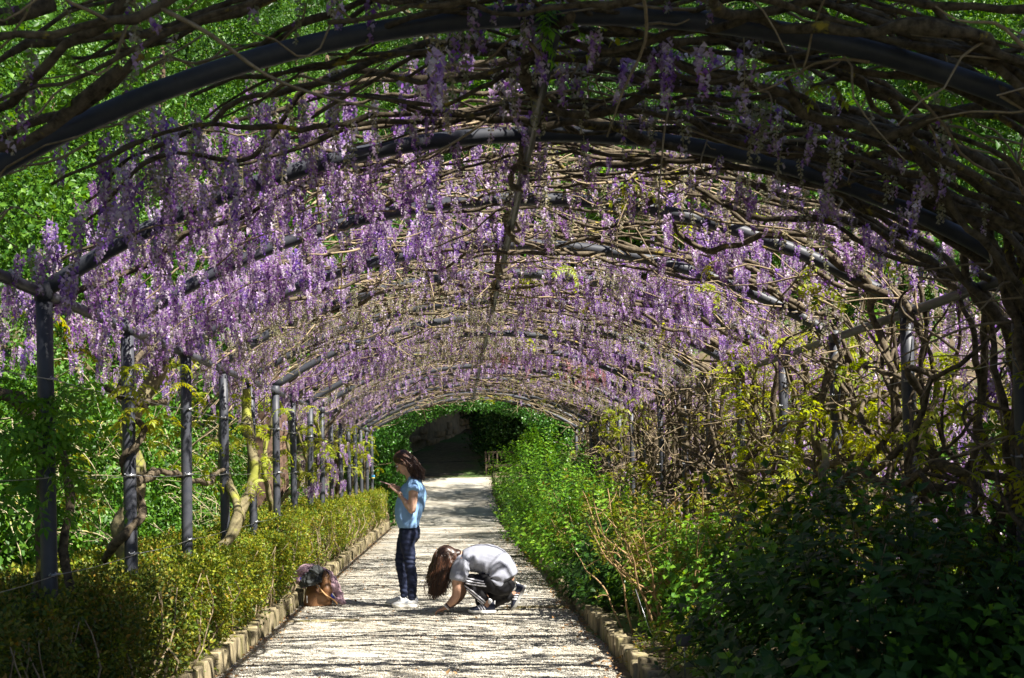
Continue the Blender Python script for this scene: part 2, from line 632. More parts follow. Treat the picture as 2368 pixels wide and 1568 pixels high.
PUR = [np.array(c) for c in ((0.55, 0.35, 0.70), (0.70, 0.51, 0.79), (0.82, 0.68, 0.85), (0.90, 0.81, 0.91), (0.62, 0.42, 0.76), (0.36, 0.18, 0.60))]
PINK = [np.array(c) for c in ((0.78, 0.42, 0.50), (0.84, 0.55, 0.62), (0.70, 0.34, 0.42))]
KHAKI = [np.array(c) for c in ((0.52, 0.48, 0.37), (0.40, 0.37, 0.26), (0.62, 0.57, 0.47), (0.44, 0.41, 0.24))]


def raceme(name, L, bloom, pal=PUR, n=40):
    """hanging flower cluster: bloom = share of open florets, the rest are spent calyces and pedicels"""
    V, F, K = [], [], []
    m = 0
    bx, by = rng.normal(0, .02, 2)

    def axis(t):
        return np.array([bx * t * t, by * t * t, -L * t])
    P = np.array([axis(t) for t in np.linspace(0, 1, 7)])
    tv, tf = tube(P, np.linspace(.0028, .001, 7), 3, False)
    V.append(tv); F += tf[0].tolist(); K.append(np.tile(KHAKI[3], (len(tv), 1))); m += len(tv)
    for i in range(n):
        t = .08 + .9 * (i + rng.uniform(-.3, .3)) / n
        a = i * 2.4 + rng.normal(0, .3)
        o = np.array([math.cos(a), math.sin(a), 0])
        w = (1.12 - .85 * t) * (1.0 if t > .12 else .65)
        open_ = rng.random() < bloom * (1.25 - .6 * abs(t - .35))
        c0 = axis(t)
        if open_:
            r = .022 * w
            sz = .0085 + .0075 * w
            c = c0 + o * r + np.array([0, 0, -.006])
            col = pal[rng.integers(0, len(pal))] * rng.uniform(.8, 1.15)
            s = np.array([-o[1], o[0], 0])
            up = np.array([0, 0, 1.0]) * .75 + o * .5
            # banner
            V.append(np.array([c - s * sz * .9, c - up * sz * .6 + o * .003, c + s * sz * .9, c + up * sz * 1.0 + o * .004]))
            F.append([m, m + 1, m + 2, m + 3]); K.append(np.tile(col, (4, 1))); m += 4
            # keel
            k = c + o * sz * .6 - np.array([0, 0, sz * .8])
            V.append(np.array([c + s * sz * .45, k + o * sz * .5, c - s * sz * .45, k - np.array([0, 0, sz * .8])]))
            F.append([m, m + 1, m + 2, m + 3]); K.append(np.tile(col * .72, (4, 1))); m += 4
        else:
            r = .02 * w
            sz = .0065
            c = c0 + o * r + np.array([0, 0, rng.uniform(-.01, .004)])
            col = KHAKI[rng.integers(0, 4)] * rng.uniform(.8, 1.15)
            s = np.array([-o[1], o[0], 0])
            V.append(np.array([c0, c + s * sz, c + o * sz * 1.3 - np.array([0, 0, sz]), c - s * sz]))
            F.append([m, m + 1, m + 2, m + 3]); K.append(np.tile(col, (4, 1))); m += 4
            V.append(np.array([c0, c + np.array([0, 0, sz]), c + o * sz, c - np.array([0, 0, sz])]))
            F.append([m, m + 1, m + 2, m + 3]); K.append(np.tile(col * .85, (4, 1))); m += 4
    return mesh(name, np.concatenate(V), [f for f in [np.array(F)]], M['petal'], False, None, np.concatenate(K))


RAC_FULL = tuple(raceme('full_raceme', .20, b) for b in (.95, .85, .75))
RAC_HALF = tuple(raceme('half_spent_raceme', .22, b, n=36) for b in (.5, .4, .55))
RAC_SPENT = tuple(raceme('spent_raceme', .24, b, n=32) for b in (.12, .2, .05))
RAC_PINK = tuple(raceme('pink_raceme', .2, b, PINK) for b in (.8, .6))
CL_HEDGE = tuple(leaf_clump('hedge_clump', 46, .085, .03, .017, M['hedge']) for _ in range(3))
CL_HEDGE_D = tuple(leaf_clump('dark_hedge_clump', 40, .10, .03, .017, M['hedge_dark']) for _ in range(3))
SP_SHRUB = tuple(sprig('shrub_shoot', h, p, .062, .04, M['shrub']) for h, p in ((.26, 6), (.32, 7), (.22, 5)))
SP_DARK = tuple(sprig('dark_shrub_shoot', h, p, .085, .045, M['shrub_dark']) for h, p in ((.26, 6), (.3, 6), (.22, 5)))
SP_BROWN = tuple(sprig('bronze_shoot', h, p, .07, .038, M['shrub_brown']) for h, p in ((.2, 4), (.26, 5)))
PIN_Y = tuple(pinnate('young_wisteria_leaves', M['wleaf']) for _ in range(3))
PIN_G = tuple(pinnate('green_wisteria_leaves', M['wleaf_green'], 6) for _ in range(3))
CL_TREE = tuple(leaf_clump('tree_leaf_clump', 80, .42, .085, .055, M['tree']) for _ in range(4))
CL_TREE_D = tuple(leaf_clump('dark_leaf_clump', 90, .5, .12, .08, M['tree_dark']) for _ in range(3))
CL_BUSH = tuple(leaf_clump('bush_leaf_clump', 70, .26, .055, .036, M['tree']) for _ in range(4))
CL_IVY = tuple(leaf_clump('ivy_clump', 46, .24, .085, .07, M['ivy']) for _ in range(3))
CL_IVYD = tuple(leaf_clump('evergreen_clump', 50, .3, .1, .07, M['tree_dark']) for _ in range(3))
GRASS = tuple(leaf_clump('grass_tuft', 26, .07, .14, .008, M['grass'], flat=.2) for _ in range(2))
SP_HEDGE = tuple(sprig('hedge_shoot', .14, 6, .03, .016, M['hedge'], .002) for _ in range(2))

# ------------------------------------------------------------------ setting: ground, path, kerbs, steps
ys = np.concatenate([np.arange(-12, 36, 1.5), np.arange(36, 72, 1.0), np.arange(72, 124, 4)])
xs = np.concatenate([np.arange(-90, -10, 8), np.arange(-10, -2, 1.0), [-1.95, -1.86, -1.84, -.9, -.3, .4, 1.26, 1.28, 1.4], np.arange(2.2, 10, 1.0), np.arange(10, 91, 8)])
XX, YY = np.meshgrid(xs, ys)
ZZ = ground_z(YY) + np.where((XX < -1.85) | (XX > 1.27), .1, 0.0)
ZZ += np.maximum(0, -XX - 8) * .42 + np.maximum(0, XX - 7) * .3
ZZ += np.where((np.abs(XX) > 5), .12 * np.sin(XX * .9) * np.cos(YY * .7), 0)
nx, ny = len(xs), len(ys)
ii = (np.arange(ny - 1)[:, None] * nx + np.arange(nx - 1)[None, :]).ravel()
gf = np.stack([ii, ii + 1, ii + nx + 1, ii + nx], -1)
props(link('ground', mesh('ground', np.stack([XX, YY, ZZ], -1).reshape(-1, 3), gf, M['soil'], True)), kind='structure')

pys = np.concatenate([np.arange(2, 36, .34), np.arange(36, 46.6, .5)])
pxs = np.linspace(-1.8, 1.22, 22)
PX, PY = np.meshgrid(pxs, pys)
PZ = ground_z(PY) + .012 + .008 * np.sin(PX * 2.1 + PY * .8) * np.sin(PY * 1.7 - PX)
PZ -= .02 * np.exp(-((PX - 1.22) / .12) ** 2)
i2 = (np.arange(len(pys) - 1)[:, None] * len(pxs) + np.arange(len(pxs) - 1)[None, :]).ravel()
pf = np.stack([i2, i2 + 1, i2 + len(pxs) + 1, i2 + len(pxs)], -1)
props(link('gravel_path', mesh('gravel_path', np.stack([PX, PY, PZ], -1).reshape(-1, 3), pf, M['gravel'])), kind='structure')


def pebble_mesh(k):
    g = Geo()
    bm = bmesh.new()
    bmesh.ops.create_icosphere(bm, subdivisions=1, radius=.009)
    for v in bm.verts: v.co *= random.uniform(.75, 1.25); v.co.z *= .6
    v = np.array([x.co[:] for x in bm.verts])
    f = np.array([[x.index for x in p.verts] for p in bm.faces])
    bm.free()
    g.add(v, f, rng.uniform(0, 1))
    return g.mesh('pebble', M['pebble'])


PEB = tuple(pebble_mesh(k) for k in range(5))
npb = 40000
py = 9 + 13 * rng.random(npb) ** 1.7
px = rng.uniform(-1.78, 1.2, npb)
pz = .012 + .008 * np.sin(px * 2.1 + py * .8) * np.sin(py * 1.7 - px) - .02 * np.exp(-((px - 1.22) / .12) ** 2) + .002
scatter('gravel_pebbles', PEB, np.stack([px, py, pz], -1), rand_rot(npb, .5), rng.uniform(.3, .95, npb))


def stone_mesh(w, d, h, seed):
    bm = bmesh.new()
    bmesh.ops.create_cube(bm, size=1)
    bmesh.ops.scale(bm, vec=(d, w, h), verts=bm.verts)
    bmesh.ops.translate(bm, vec=(0, 0, h / 2 - .06), verts=bm.verts)
    bmesh.ops.bevel(bm, geom=bm.edges[:], offset=.016, segments=2, profile=.6, affect='EDGES')
    for v in bm.verts:
        q = noise.noise_vector(v.co * 14 + Vector((seed * 7.1, seed, 0)))
        v.co += q * .012
    me = bpy.data.meshes.new('kerb_stone')
    bm.to_mesh(me)
    bm.free()
    me.polygons.foreach_set('use_smooth', np.ones(len(me.polygons), bool))
    me.materials.append(M['kerb'])
    return me


KST = [stone_mesh(.128 + .02 * math.sin(k * 2.2), .12, .25 + .02 * math.sin(k * 3.1), k) for k in range(8)]


def kerb(name, x, side, y0, y1):
    e = empty(name, (x, y0, 0))
    e['kind'] = 'structure'
    y, k = y0, 0
    while y < y1:
        m = KST[random.randrange(8)]
        w = .15 if y < 24 else .15
        o = link('kerb_stone', m, e)
        o.location = (side * .055 + random.uniform(-.012, .012), y - y0, random.uniform(-.015, .015) + float(ground_z(y)) - (.045 if side > 0 else .01))
        o.rotation_euler = (random.gauss(0, .05), random.gauss(0, .05), random.gauss(0, .06) + (math.pi if random.random() < .5 else 0))
        o.scale = (1, random.uniform(.85, 1.15), random.uniform(.92, 1.1))
        y += w * o.scale[1] * .985
    return e


kerb('left_kerb', KL, -1, 6.5, 37)
kerb('right_kerb', KR, 1, 6.5, 37)

# low stone bars laid across the path
for bi, (by, bx0, bx1) in enumerate(((13.72, .45, 1.2), (21.7, .5, 1.2), (12.95, -1.75, -1.1))):
    e = empty('path_step', ((bx0 + bx1) / 2, by, 0))
    e['kind'] = 'structure'
    x = bx0
    while x < bx1 - .05:
        w = random.uniform(.16, .26)
        me = rbox((0, 0, 0), (w, .09, .1), .014, 2)
        me.materials.append(M['kerb'])
        for v in me.vertices: v.co += noise.noise_vector(v.co * 12 + Vector((x * 5, 0, 0))) * .008
        link('step_stone', me, e, loc=(x + w / 2 - (bx0 + bx1) / 2, random.uniform(-.01, .01), -.015 if bi < 2 else -.03))
        x += w + .004

# terraced steps in the shade beyond the pergola
e = empty('stone_steps', (0, 46.8, 1.1))
e['kind'] = 'structure'
M['dark_stone'] = simple('darkened_step_stone', (0.02, 0.017, 0.013), (0.09, 0.075, 0.058), 3, .9, .6, .02, detail=7)  # stone colour lowered to deepen the shade on the steps
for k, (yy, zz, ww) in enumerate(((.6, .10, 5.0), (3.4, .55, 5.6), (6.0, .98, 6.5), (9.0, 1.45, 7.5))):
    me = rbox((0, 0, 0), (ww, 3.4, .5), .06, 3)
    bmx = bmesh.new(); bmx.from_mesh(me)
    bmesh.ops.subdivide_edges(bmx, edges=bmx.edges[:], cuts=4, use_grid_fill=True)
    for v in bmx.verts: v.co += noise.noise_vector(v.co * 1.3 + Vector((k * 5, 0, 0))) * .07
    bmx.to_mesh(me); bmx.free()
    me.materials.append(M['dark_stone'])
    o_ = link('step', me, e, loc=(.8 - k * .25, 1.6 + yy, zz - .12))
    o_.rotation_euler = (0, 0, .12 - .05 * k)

# plastered stone wall beyond the steps
M['plaster'] = simple('old_plaster', (0.17, 0.14, 0.095), (0.33, 0.28, 0.20), 3.5, 0.9, 0.6, 0.02, detail=7)
M['wallstone'] = simple('rough_wall_stone', (0.2, 0.15, 0.09), (0.4, 0.31, 0.2), 7, 0.9, 0.7, 0.02, detail=6)
a_, b_ = Vector((-2.6, 51.0, 1.6)), Vector((0.6, 59.2, 2.4))
wl = (b_ - a_).length
ang = math.atan2(b_.y - a_.y, b_.x - a_.x)
wall = empty('garden_wall', a_, 'old stone garden wall with cracked plaster beside the shaded steps at the tunnel end', 'wall', rotz=ang)
bm = bmesh.new()
bmesh.ops.create_grid(bm, x_segments=60, y_segments=24, size=.5)
for v in bm.verts:
    x, z = (v.co.x + .5) * wl, (v.co.y + .5) * 3.8
    v.co = Vector((x, noise.fractal(Vector((x * .8, z * .8, 0)), 1, 2, 4) * .09 - .02, z - .3))
ret = bmesh.ops.extrude_face_region(bm, geom=bm.faces[:])
for v in [q for q in ret['geom'] if isinstance(q, bmesh.types.BMVert)]: v.co.y += .45
bmesh.ops.recalc_face_normals(bm, faces=bm.faces[:])
me = bpy.data.meshes.new('plaster')
bm.to_mesh(me); bm.free()
link('plaster', me, wall, M['plaster'])
for r_ in range(5):
    x = random.uniform(0, .3)
    while x < wl - .3:
        w = random.uniform(.25, .55)
        if random.random() < .85 - r_ * .14:
            me = rbox((0, 0, 0), (w, .2, .27), .05, 2)
            for v in me.vertices: v.co += noise.noise_vector(v.co * 5 + Vector((x * 3, r_, 0))) * .05
            link('stone', me, wall, M['wallstone'], (x + w / 2, -.06, .1 + r_ * .28 + x * .1))
        x += w + .02

# ------------------------------------------------------------------ pergola
perg = empty('pergola', (XC, Y0, 0), 'long arched pergola tunnel of dark grey steel pipes over the gravel path', 'pergola')
PO = Vector((XC, Y0, 0))


def loc_tube(name, P, rad, mat, parent, sides=14):
    V, f = tube(np.asarray(P) - np.array(PO), rad, sides)
    return link(name, mesh(name, V, f, mat), parent)


th = math.asin(HW / RAD)
ar = np.linspace(-th, th, 40)
arcP = np.stack([RAD * np.sin(ar), np.zeros(40), APEX - RAD + RAD * np.cos(ar)], -1)
arcV, arcF = tube(arcP, .041, 14)
arc_me = mesh('arch_pipe', arcV, arcF, M['pipe'])
pv, pf_ = tube(np.array([[0, 0, z] for z in np.linspace(-.1, EAVE - .02, 6)]), .042, 14)
post_me = mesh('post', pv, pf_, M['pipe'])
cv, cf_ = tube(np.array([[0, 0, -.04], [0, 0, .0], [0, 0, .05], [0, 0, .06]]), [.049, .049, .049, .03], 14)
col_me = mesh('post_collar', cv, cf_, M['pipe'])
clv, clf = tube(np.array([[0, -.03, 0], [0, .03, 0]]), .006, 6)
clg = Geo(); addtube(clg, [[.046, -.035, .0], [.05, .03, .004]], .007, 6); addtube(clg, [[.044, 0, -.012], [.052, .0, .014]], .005, 5); addtube(clg, [[.05, -.03, .0], [.07, -.045, .012]], .004, 5)
clamp_me = clg.mesh('wire_clamp', M['wire'])
for k in range(NA):
    y = k * DY
    link('arch_pipe', arc_me, perg, loc=(0, y + random.uniform(-.03, .03), random.uniform(-.02, .02)))
    for s in (-1, 1):
        p = link('post', post_me, perg, loc=(s * HW, y, 0))
        p.rotation_euler = (random.gauss(0, .006), random.gauss(0, .006) - s * .004, 0)
        link('post_collar', col_me, p, loc=(0, 0, EAVE - .03))
        if k in (0, 1, 2, 3, 4, 5, 6, 7, 8):
            for z in (1.0, 1.5, 2.0):
                c = link('wire_clamp', clamp_me, p, loc=(0, 0, z))
                c.rotation_euler = (0, 0, random.uniform(-1.2, -.3) if s < 0 else random.uniform(-2.6, -1.6))
LY = (NA - 1) * DY
loc_tube('ridge_pipe', [[XC, Y0 + t, APEX - .065] for t in np.linspace(0, LY, 30)], .026, M['pipe'], perg, 10)
for s in (-1, 1):
    loc_tube('eave_pipe', [[XC + s * HW, Y0 - 1.6 + t, EAVE - .03] for t in np.linspace(0, LY + 1.6, 30)], .03, M['pipe'], perg, 10)
    for z in (1.0, 1.5, 2.0):
        g = Geo()
        for k in range(NA - 1):
            ya = Y0 + k * DY
            pts = np.array([[XC + s * HW - s * .05, ya + t * DY, z - .012 * math.sin(math.pi * t)] for t in np.linspace(0, 1, 4)]) - np.array(PO)
            addtube(g, pts, .0022, 4)
        link('wire', g.mesh('wire', M['wire']), perg)
loc_tube('low_rail', [[XR - .03, y, .5] for y in np.linspace(Y0 + 5 * DY, Y0 + 7 * DY, 6)], .022, M['pipe'], perg, 10)

# ------------------------------------------------------------------ wisteria vines
NUM = ['first', 'second', 'third', 'fourth', 'fifth', 'sixth', 'seventh', 'eighth', 'ninth', 'tenth', 'eleventh', 'twelfth',
       'thirteenth', 'fourteenth', 'fifteenth', 'sixteenth', 'seventeenth']
vines = []          # (empty, side, k)
NEAR_K = 10


def roof_run(x, y, x1, ydrift, off0, start_z=None):
    """points over the vault from x to x1"""
    n = max(3, int(abs(x1 - x) / .38))
    X = np.linspace(x, x1, n)
    off = off0 + np.cumsum(rng.normal(0, .05, n))
    off = np.clip(off, -.02, .3)
    Yv = y + np.cumsum(rng.normal(0, .12, n)) + ydrift * np.linspace(0, 1, n)
    jz = rng.normal(0, .042, n)
    jz[0] = 0
    return np.stack([X + rng.normal(0, .05, n) * (np.arange(n) > 0), Yv + rng.normal(0, .1, n) * (np.arange(n) > 0), vault(X) + off + jz], -1)


def add_branch(P, r0, r1, name, parent, geo=None, mat='bark', sides=7):
    P = wobble(wobble(wobble(crom(P, .075), .035, 2.6), .014, 7), .006, 19)
    n = len(P)
    t = np.linspace(0, 1, n)
    rad = (r0 + (r1 - r0) * t ** .8) * (1 + .12 * np.sin(np.arange(n) * 1.7 + rng.uniform(0, 6)) + rng.normal(0, .05, n))
    for i0 in rng.integers(2, max(3, n - 2), max(1, n // 14)): rad = rad * (1 + rng.uniform(.2, .55) * np.exp(-((np.arange(n) - i0) / 1.1) ** 2))
    if geo is not None:
        addtube(geo, P - np.array(parent.location), rad, max(4, sides - 2))
        return P
    V, f = tube(P - np.array(parent.location), rad, sides)
    link(name, mesh(name, V, f, M[mat]), parent)
    return P


def fork(P, ln, r):
    i = rng.integers(len(P) // 4, len(P) - 1)
    d = rng.normal(0, 1, 3) * np.array([1.0, .9, .35])
    d /= np.linalg.norm(d)
    q = [P[i]]
    for s in range(4):
        d = d + rng.normal(0, .3, 3) * np.array([1, 1, .6])
        d /= np.linalg.norm(d)
        q.append(q[-1] + d * ln / 4)
    return crom(np.array(q), .06)


def make_vine(side, k):
    yk = Y0 + k * DY
    x0 = (XR if side > 0 else XL)
    word = NUM[k]
    v = empty('wisteria_vine', (x0, yk, 0),
              f"gnarled wisteria vine with purple racemes climbing the {word} {'right' if side > 0 else 'left'}-hand post from the near end",
              'vine', 'wisteria vines trained over the pergola')
    vines.append((v, side, k))
    near = k < NEAR_K
    geo = None if near else Geo()
    tw = Geo()
    stems = 6 if side > 0 else (1 if k >= 6 else 0)
    if k == 0: stems = 5 if side > 0 else 0
    for s in range(stems):
        bx = x0 + side * rng.uniform(-.05, .38) if side > 0 else x0 - rng.uniform(.08, .3)
        by = yk + rng.uniform(-.55, .75) if side > 0 else yk + rng.uniform(.3, 1.1)
        tgt = yk + rng.uniform(-.4, .5)
        lean = np.linspace(0, 1, 6)
        zz = np.linspace(-.03, EAVE, 6)
        pts = [[bx + (x0 + side * rng.uniform(-.02, .12) - bx) * l + rng.normal(0, .07) * (1 if 0 < l else .3), by + (tgt - by) * l + rng.normal(0, .1), z] for l, z in zip(lean, zz)]
        xend = (x0 - side * rng.uniform(1.6, 4.9))
        rr = roof_run(x0 - side * .3, tgt + rng.normal(0, .15), xend, rng.normal(0, .5), rng.uniform(.0, .18))
        P = np.vstack([pts, rr])
        r0 = rng.uniform(.016, .038) if side > 0 else rng.uniform(.03, .05)
        P = add_branch(P, r0, .009, 'trunk', v, geo, 'bark' if side > 0 else 'bark_moss')
        for q in range(7 if near else 4):
            F_ = fork(P, rng.uniform(.3, .9), .006)
            addtube(tw, F_ - np.array(v.location), np.linspace(.008, .003, len(F_)), 4)
    for s in range((8 if side > 0 else 4) if near else (6 if side > 0 else 3)):
        xa = x0 - side * rng.uniform(-.1, 1.5)
        xb = xa - side * rng.uniform(1.2, 3.6)
        xb = min(max(xb, XL - .5), XR + .4)
        P = roof_run(xa, yk + (rng.normal(.12, .28) if rng.random() < .7 else rng.uniform(0, DY)), xb, rng.normal(0, .45), rng.uniform(-.02, .2))
        P = add_branch(P, rng.uniform(.01, .026), .005, 'branch', v, geo)
        for q in range(3 if near else 2):
            F_ = fork(P, rng.uniform(.25, .7), .005)
            addtube(tw, F_ - np.array(v.location), np.linspace(.006, .0025, len(F_)), 4)
    if side > 0:      # tangled lower growth on the right wall
        for s in range((16 if 2 <= k else 9) if near else 9):
            z0 = rng.uniform(.1, 1.6)
            y_ = yk + rng.uniform(-.4, 1.3)
            pts = []
            for t in np.linspace(0, 1, 6):
                pts.append([x0 + rng.uniform(-.22, .35), y_ + rng.normal(0, .22), z0 + t * rng.uniform(.8, 1.6)])
            P = add_branch(np.array(pts), rng.uniform(.01, .034), .006, 'branch', v, geo)
            for q in range(3):
                F_ = fork(P, rng.uniform(.3, .8), .004)
                addtube(tw, F_ - np.array(v.location), np.linspace(.006, .0025, len(F_)), 4)
    # thin twigs over this bay
    for s in range(30 if near else 24):
        xa = rng.uniform(XL - .3, XR + .2)
        if side < 0 and rng.random() < .5: continue
        ya = yk + rng.uniform(0, DY)
        ln = rng.uniform(.35, 1.1)
        a = rng.normal(0, .5) + (0 if rng.random() < .6 else math.pi)
        q = np.array([[xa + math.cos(a) * ln * t, ya + math.sin(a) * ln * t, 0] for t in np.linspace(0, 1, 5)])
        q[:, 2] = vault(q[:, 0]) + rng.uniform(-.12, .2) + rng.normal(0, .04, 5)
        F_ = wobble(crom(q, .07), .012, 9)
        addtube(tw, F_ - np.array(v.location), np.linspace(rng.uniform(.004, .009), .003, len(F_)), 4)
    if geo is not None and geo.n: link('branches', geo.mesh('branches', M['bark']), v, kind='stuff')
    if tw.n: link('twigs', tw.mesh('twigs', M['twig']), v, kind='stuff')
    return v


for k in range(NA):
    make_vine(1, k)
for k in range(1, NA):
    make_vine(-1, k)
VR = {(s, k): v for v, s, k in vines}


def vine_extra(key, P, r0, r1, name='branch', mat='bark'):
    add_branch(np.array(P, float), r0, r1, name, VR[key], None, mat, 8)


# spiral round the second visible left post, horizontals between posts, thick trunks seen in the photograph
y2 = Y0 + 2 * DY
sp = [[XL + .075 * math.cos(a), y2 + .075 * math.sin(a), 1.25 + .095 * a] for a in np.linspace(-1.6, 6.4, 22)]
vine_extra((-1, 2), [[XL - .2, y2 + .1, .95]] + sp + [[XL - .1, y2 + .3, 2.1], [XL + .05, y2 + .6, 2.35]], .026, .02)
vine_extra((-1, 2), [[XL - .02, y2 + .05, 1.48], [XL - .05, y2 + .6, 1.47], [XL - .03, y2 + 1.2, 1.5], [XL - .02, y2 + 2.0, 1.48], [XL, y2 + 3.2, 1.5]], .032, .018)
vine_extra((-1, 3), [[XL - .05, y2 - .3, 2.05], [XL + .03, y2 + .4, 1.98], [XL - .05, y2 + 1.3, 2.0]], .024, .018)
vine_extra((-1, 3), [[XL - .3, y2 + 1.05, -.03], [XL - .22, y2 + 1.1, .5], [XL - .32, y2 + 1.15, 1.0], [XL - .22, y2 + 1.2, 1.5], [XL - .26, y2 + 1.2, 1.9], [XL - .1, y2 + 1.3, 2.35]], .085, .055, 'trunk', 'bark_moss')
vine_extra((-1, 4), [[XL - .05, Y0 + 3.7 * DY, -.03], [XL - .1, Y0 + 3.75 * DY, .6], [XL + .12, Y0 + 3.85 * DY, 1.1], [XL - .02, Y0 + 4.05 * DY, 1.6], [XL + .05, Y0 + 4.1 * DY, 2.3]], .06, .03, 'trunk', 'bark_moss')
vine_extra((-1, 5), [[XL - .25, Y0 + 4.5 * DY, -.03], [XL - .15, Y0 + 4.6 * DY, .7], [XL + .02, Y0 + 4.75 * DY, 1.3], [XL - .02, Y0 + 4.85 * DY, 2.3]], .085, .045, 'trunk', 'bark_moss')
vine_extra((-1, 1), [[XL - .3, Y0 + DY + .25, -.03], [XL - .22, Y0 + DY + .25, .6], [XL - .12, Y0 + DY + .3, 1.1], [XL - .16, Y0 + DY + .3, 1.6], [XL - .3, Y0 + DY + .2, 1.95], [XL - .8, Y0 + DY, 2.05]], .06, .035, 'trunk', 'bark')
vine_extra((-1, 1), [[XL - .18, Y0 + DY + .3, .55], [XL - .02, Y0 + DY + .3, .85], [XL - .02, Y0 + DY + .35, 1.3], [XL - .1, Y0 + DY + .4, 2.3]], .03, .022)
# big hanging loops on the right
y3 = Y0 + 3 * DY
vine_extra((1, 3), [[2.98, y3, 2.35], [2.8, y3 - .1, 2.15], [2.72, y3 - .1, 1.85], [2.76, y3 - .05, 1.55], [2.92, y3, 1.38]], .034, .028)
vine_extra((1, 1), [[3.1, Y0 + DY + .4, 1.0], [2.7, Y0 + DY + .5, .98], [2.35, Y0 + DY + .6, 1.08], [2.15, Y0 + DY + 1.0, 1.35], [2.3, Y0 + DY + 1.4, 1.55]], .05, .02, 'branch', 'bark_moss')
vine_extra((1, 2), [[3.1, y2 - .6, 1.35], [2.8, y2 - .4, 1.32], [2.55, y2 - .1, 1.42], [2.4, y2, 1.15], [2.25, y2 + .3, 1.05]], .035, .016)
# thick dark limbs fanning over the near right of the vault
for q in range(20):
    xa = XR + rng.uniform(-.1, .15)
    ya = Y0 + rng.uniform(-.3, 2.6)
    xe = rng.uniform(-.6, 1.4)
    rr = roof_run(xa - .15, ya, xe, rng.normal(-.1, .5), rng.uniform(-.12, .12))
    base = [[xa, ya + rng.normal(0, .1), z] for z in np.linspace(rng.uniform(.0, 1.2), 2.3, 4)]
    vine_extra((1, q % 2), np.vstack([base, rr]), rng.uniform(.016, .036), .008)
for q in range(13):      # above and below the near arch, left of the ridge
    xa = rng.uniform(.2, 1.4)
    ya = Y0 + rng.uniform(-.1, 1.8)
    rr = roof_run(xa, ya, xa - rng.uniform(1.4, 3.0), rng.normal(0, .4), rng.uniform(-.05, .25))
    vine_extra((1, q % 2), rr, rng.uniform(.012, .03), .007)

# branches of the bay just before the near arch, hanging over the top of the view
for q in range(20):
    xa = rng.uniform(-2.0, 3.0)
    ya = rng.uniform(4.0, 5.1)
    rr = roof_run(xa, ya, xa - rng.uniform(1.2, 2.8), rng.normal(0, .5), rng.uniform(-.02, .3))
    vine_extra((1, 0), rr, rng.uniform(.012, .032), .006)
tw = Geo()
for q in range(90):
    xa, ya, ln = rng.uniform(-2.6, 3.2), rng.uniform(4.0, 6.2), rng.uniform(.3, .9)
    a_q = rng.uniform(0, 6.28)
    qq = np.array([[xa + math.cos(a_q) * ln * t, ya + math.sin(a_q) * ln * t * .6, 0] for t in np.linspace(0, 1, 6)])
    qq[:, 2] = vault(qq[:, 0]) + rng.uniform(-.08, .35) + np.cumsum(rng.normal(0, .05, 6))
    F_ = wobble(crom(qq, .06), .015, 8)
    addtube(tw, F_ - np.array(VR[(1, 0)].location), np.linspace(rng.uniform(.004, .01), .003, len(F_)), 5)
link('twigs', tw.mesh('twigs', M['twig']), VR[(1, 0)], kind='stuff')
for q in range(4):     # stems wound along the ridge pipe
    ya = Y0 + q * 1.9 - .2
    pts = [[XC + .05 * math.cos(t * 5 + q), ya + t * 1.0, APEX - .065 + .05 * math.sin(t * 5 + q)] for t in np.linspace(0, 2.6, 18)]
    vine_extra((1, q), pts, .02, .012)
# heavy old trunks crowding the near right post
for q in range(9):
    xa, ya = rng.uniform(2.85, 3.35), rng.uniform(5.7, 7.4)
    pts = [[xa + rng.uniform(-.1, .25), ya + rng.normal(0, .15), 0], [xa + rng.normal(0, .08), ya, .7], [xa + rng.normal(0, .08), ya, 1.4], [xa - .05, ya, 2.0], [xa - .35, ya - .1, 2.5]]
    rr = roof_run(xa - .75, ya - .1, rng.uniform(.2, 1.6), rng.normal(-.2, .4), rng.uniform(-.05, .15))
    vine_extra((1, 1), np.vstack([pts, rr]), rng.uniform(.026, .044), .012, 'trunk')

# --- racemes
dens = {}
RP, RT = [], []       # positions, type 0 full 1 half 2 spent 3 pink


def put(p, t):
    RP.append(p); RT.append(t)


for q in range(60):
    x = rng.uniform(-2.3, 2.9)
    put((x, rng.uniform(4.2, 5.0), float(vault(x)) + rng.uniform(.05, .4)), 2 if rng.random() < .7 else 1)
for k in range(NA):
    for q in range(2500):
        u = rng.uniform(-1, 1)
        x = XC + u * (HW + .25)
        y = Y0 + k * DY + DY * (rng.beta(2.2, 1.8) if rng.random() < .75 else rng.random()) + (.25 if k else -.3 * rng.random())
        patch = noise.noise(Vector((x * .9, y * .55, 3.3)))
        d = .33 + .85 * patch
        if k == 0:
            d = .07 if -1.3 < x < 1.6 else .02
            if y > Y0 + .8 and -1.6 < x < 2.3: d = .28
        elif k == 1: d = .30 + .3 * patch if x < 1.4 else .42
        elif k < 12: d *= 1.0 if x < 2.0 else .75
        else: d *= .55 if k < 14 else .22
        if u < -.8 and 1 <= k < 12: d *= 1.25
        if rng.random() > d * (.72 if k < 2 else .70): continue
        off = rng.uniform(-.02, .34) + (.12 if k >= 12 else 0)
        z = float(vault(x)) + off
        b = noise.noise(Vector((x * .7 + 9, y * .5, 1.7))) + rng.normal(0, .16)
        if k >= 14: b += .1
        t = 0 if b > .13 else (1 if b > -.08 else 2)
        if k <= 1 and x > -.2 and t == 0 and rng.random() < .6: t = 2
        if k in (8, 9) and x > .6 and noise.noise(Vector((x * 1.3, y, 7))) > .2 and rng.random() < .6: t = 3
        put((x, y, z), t)
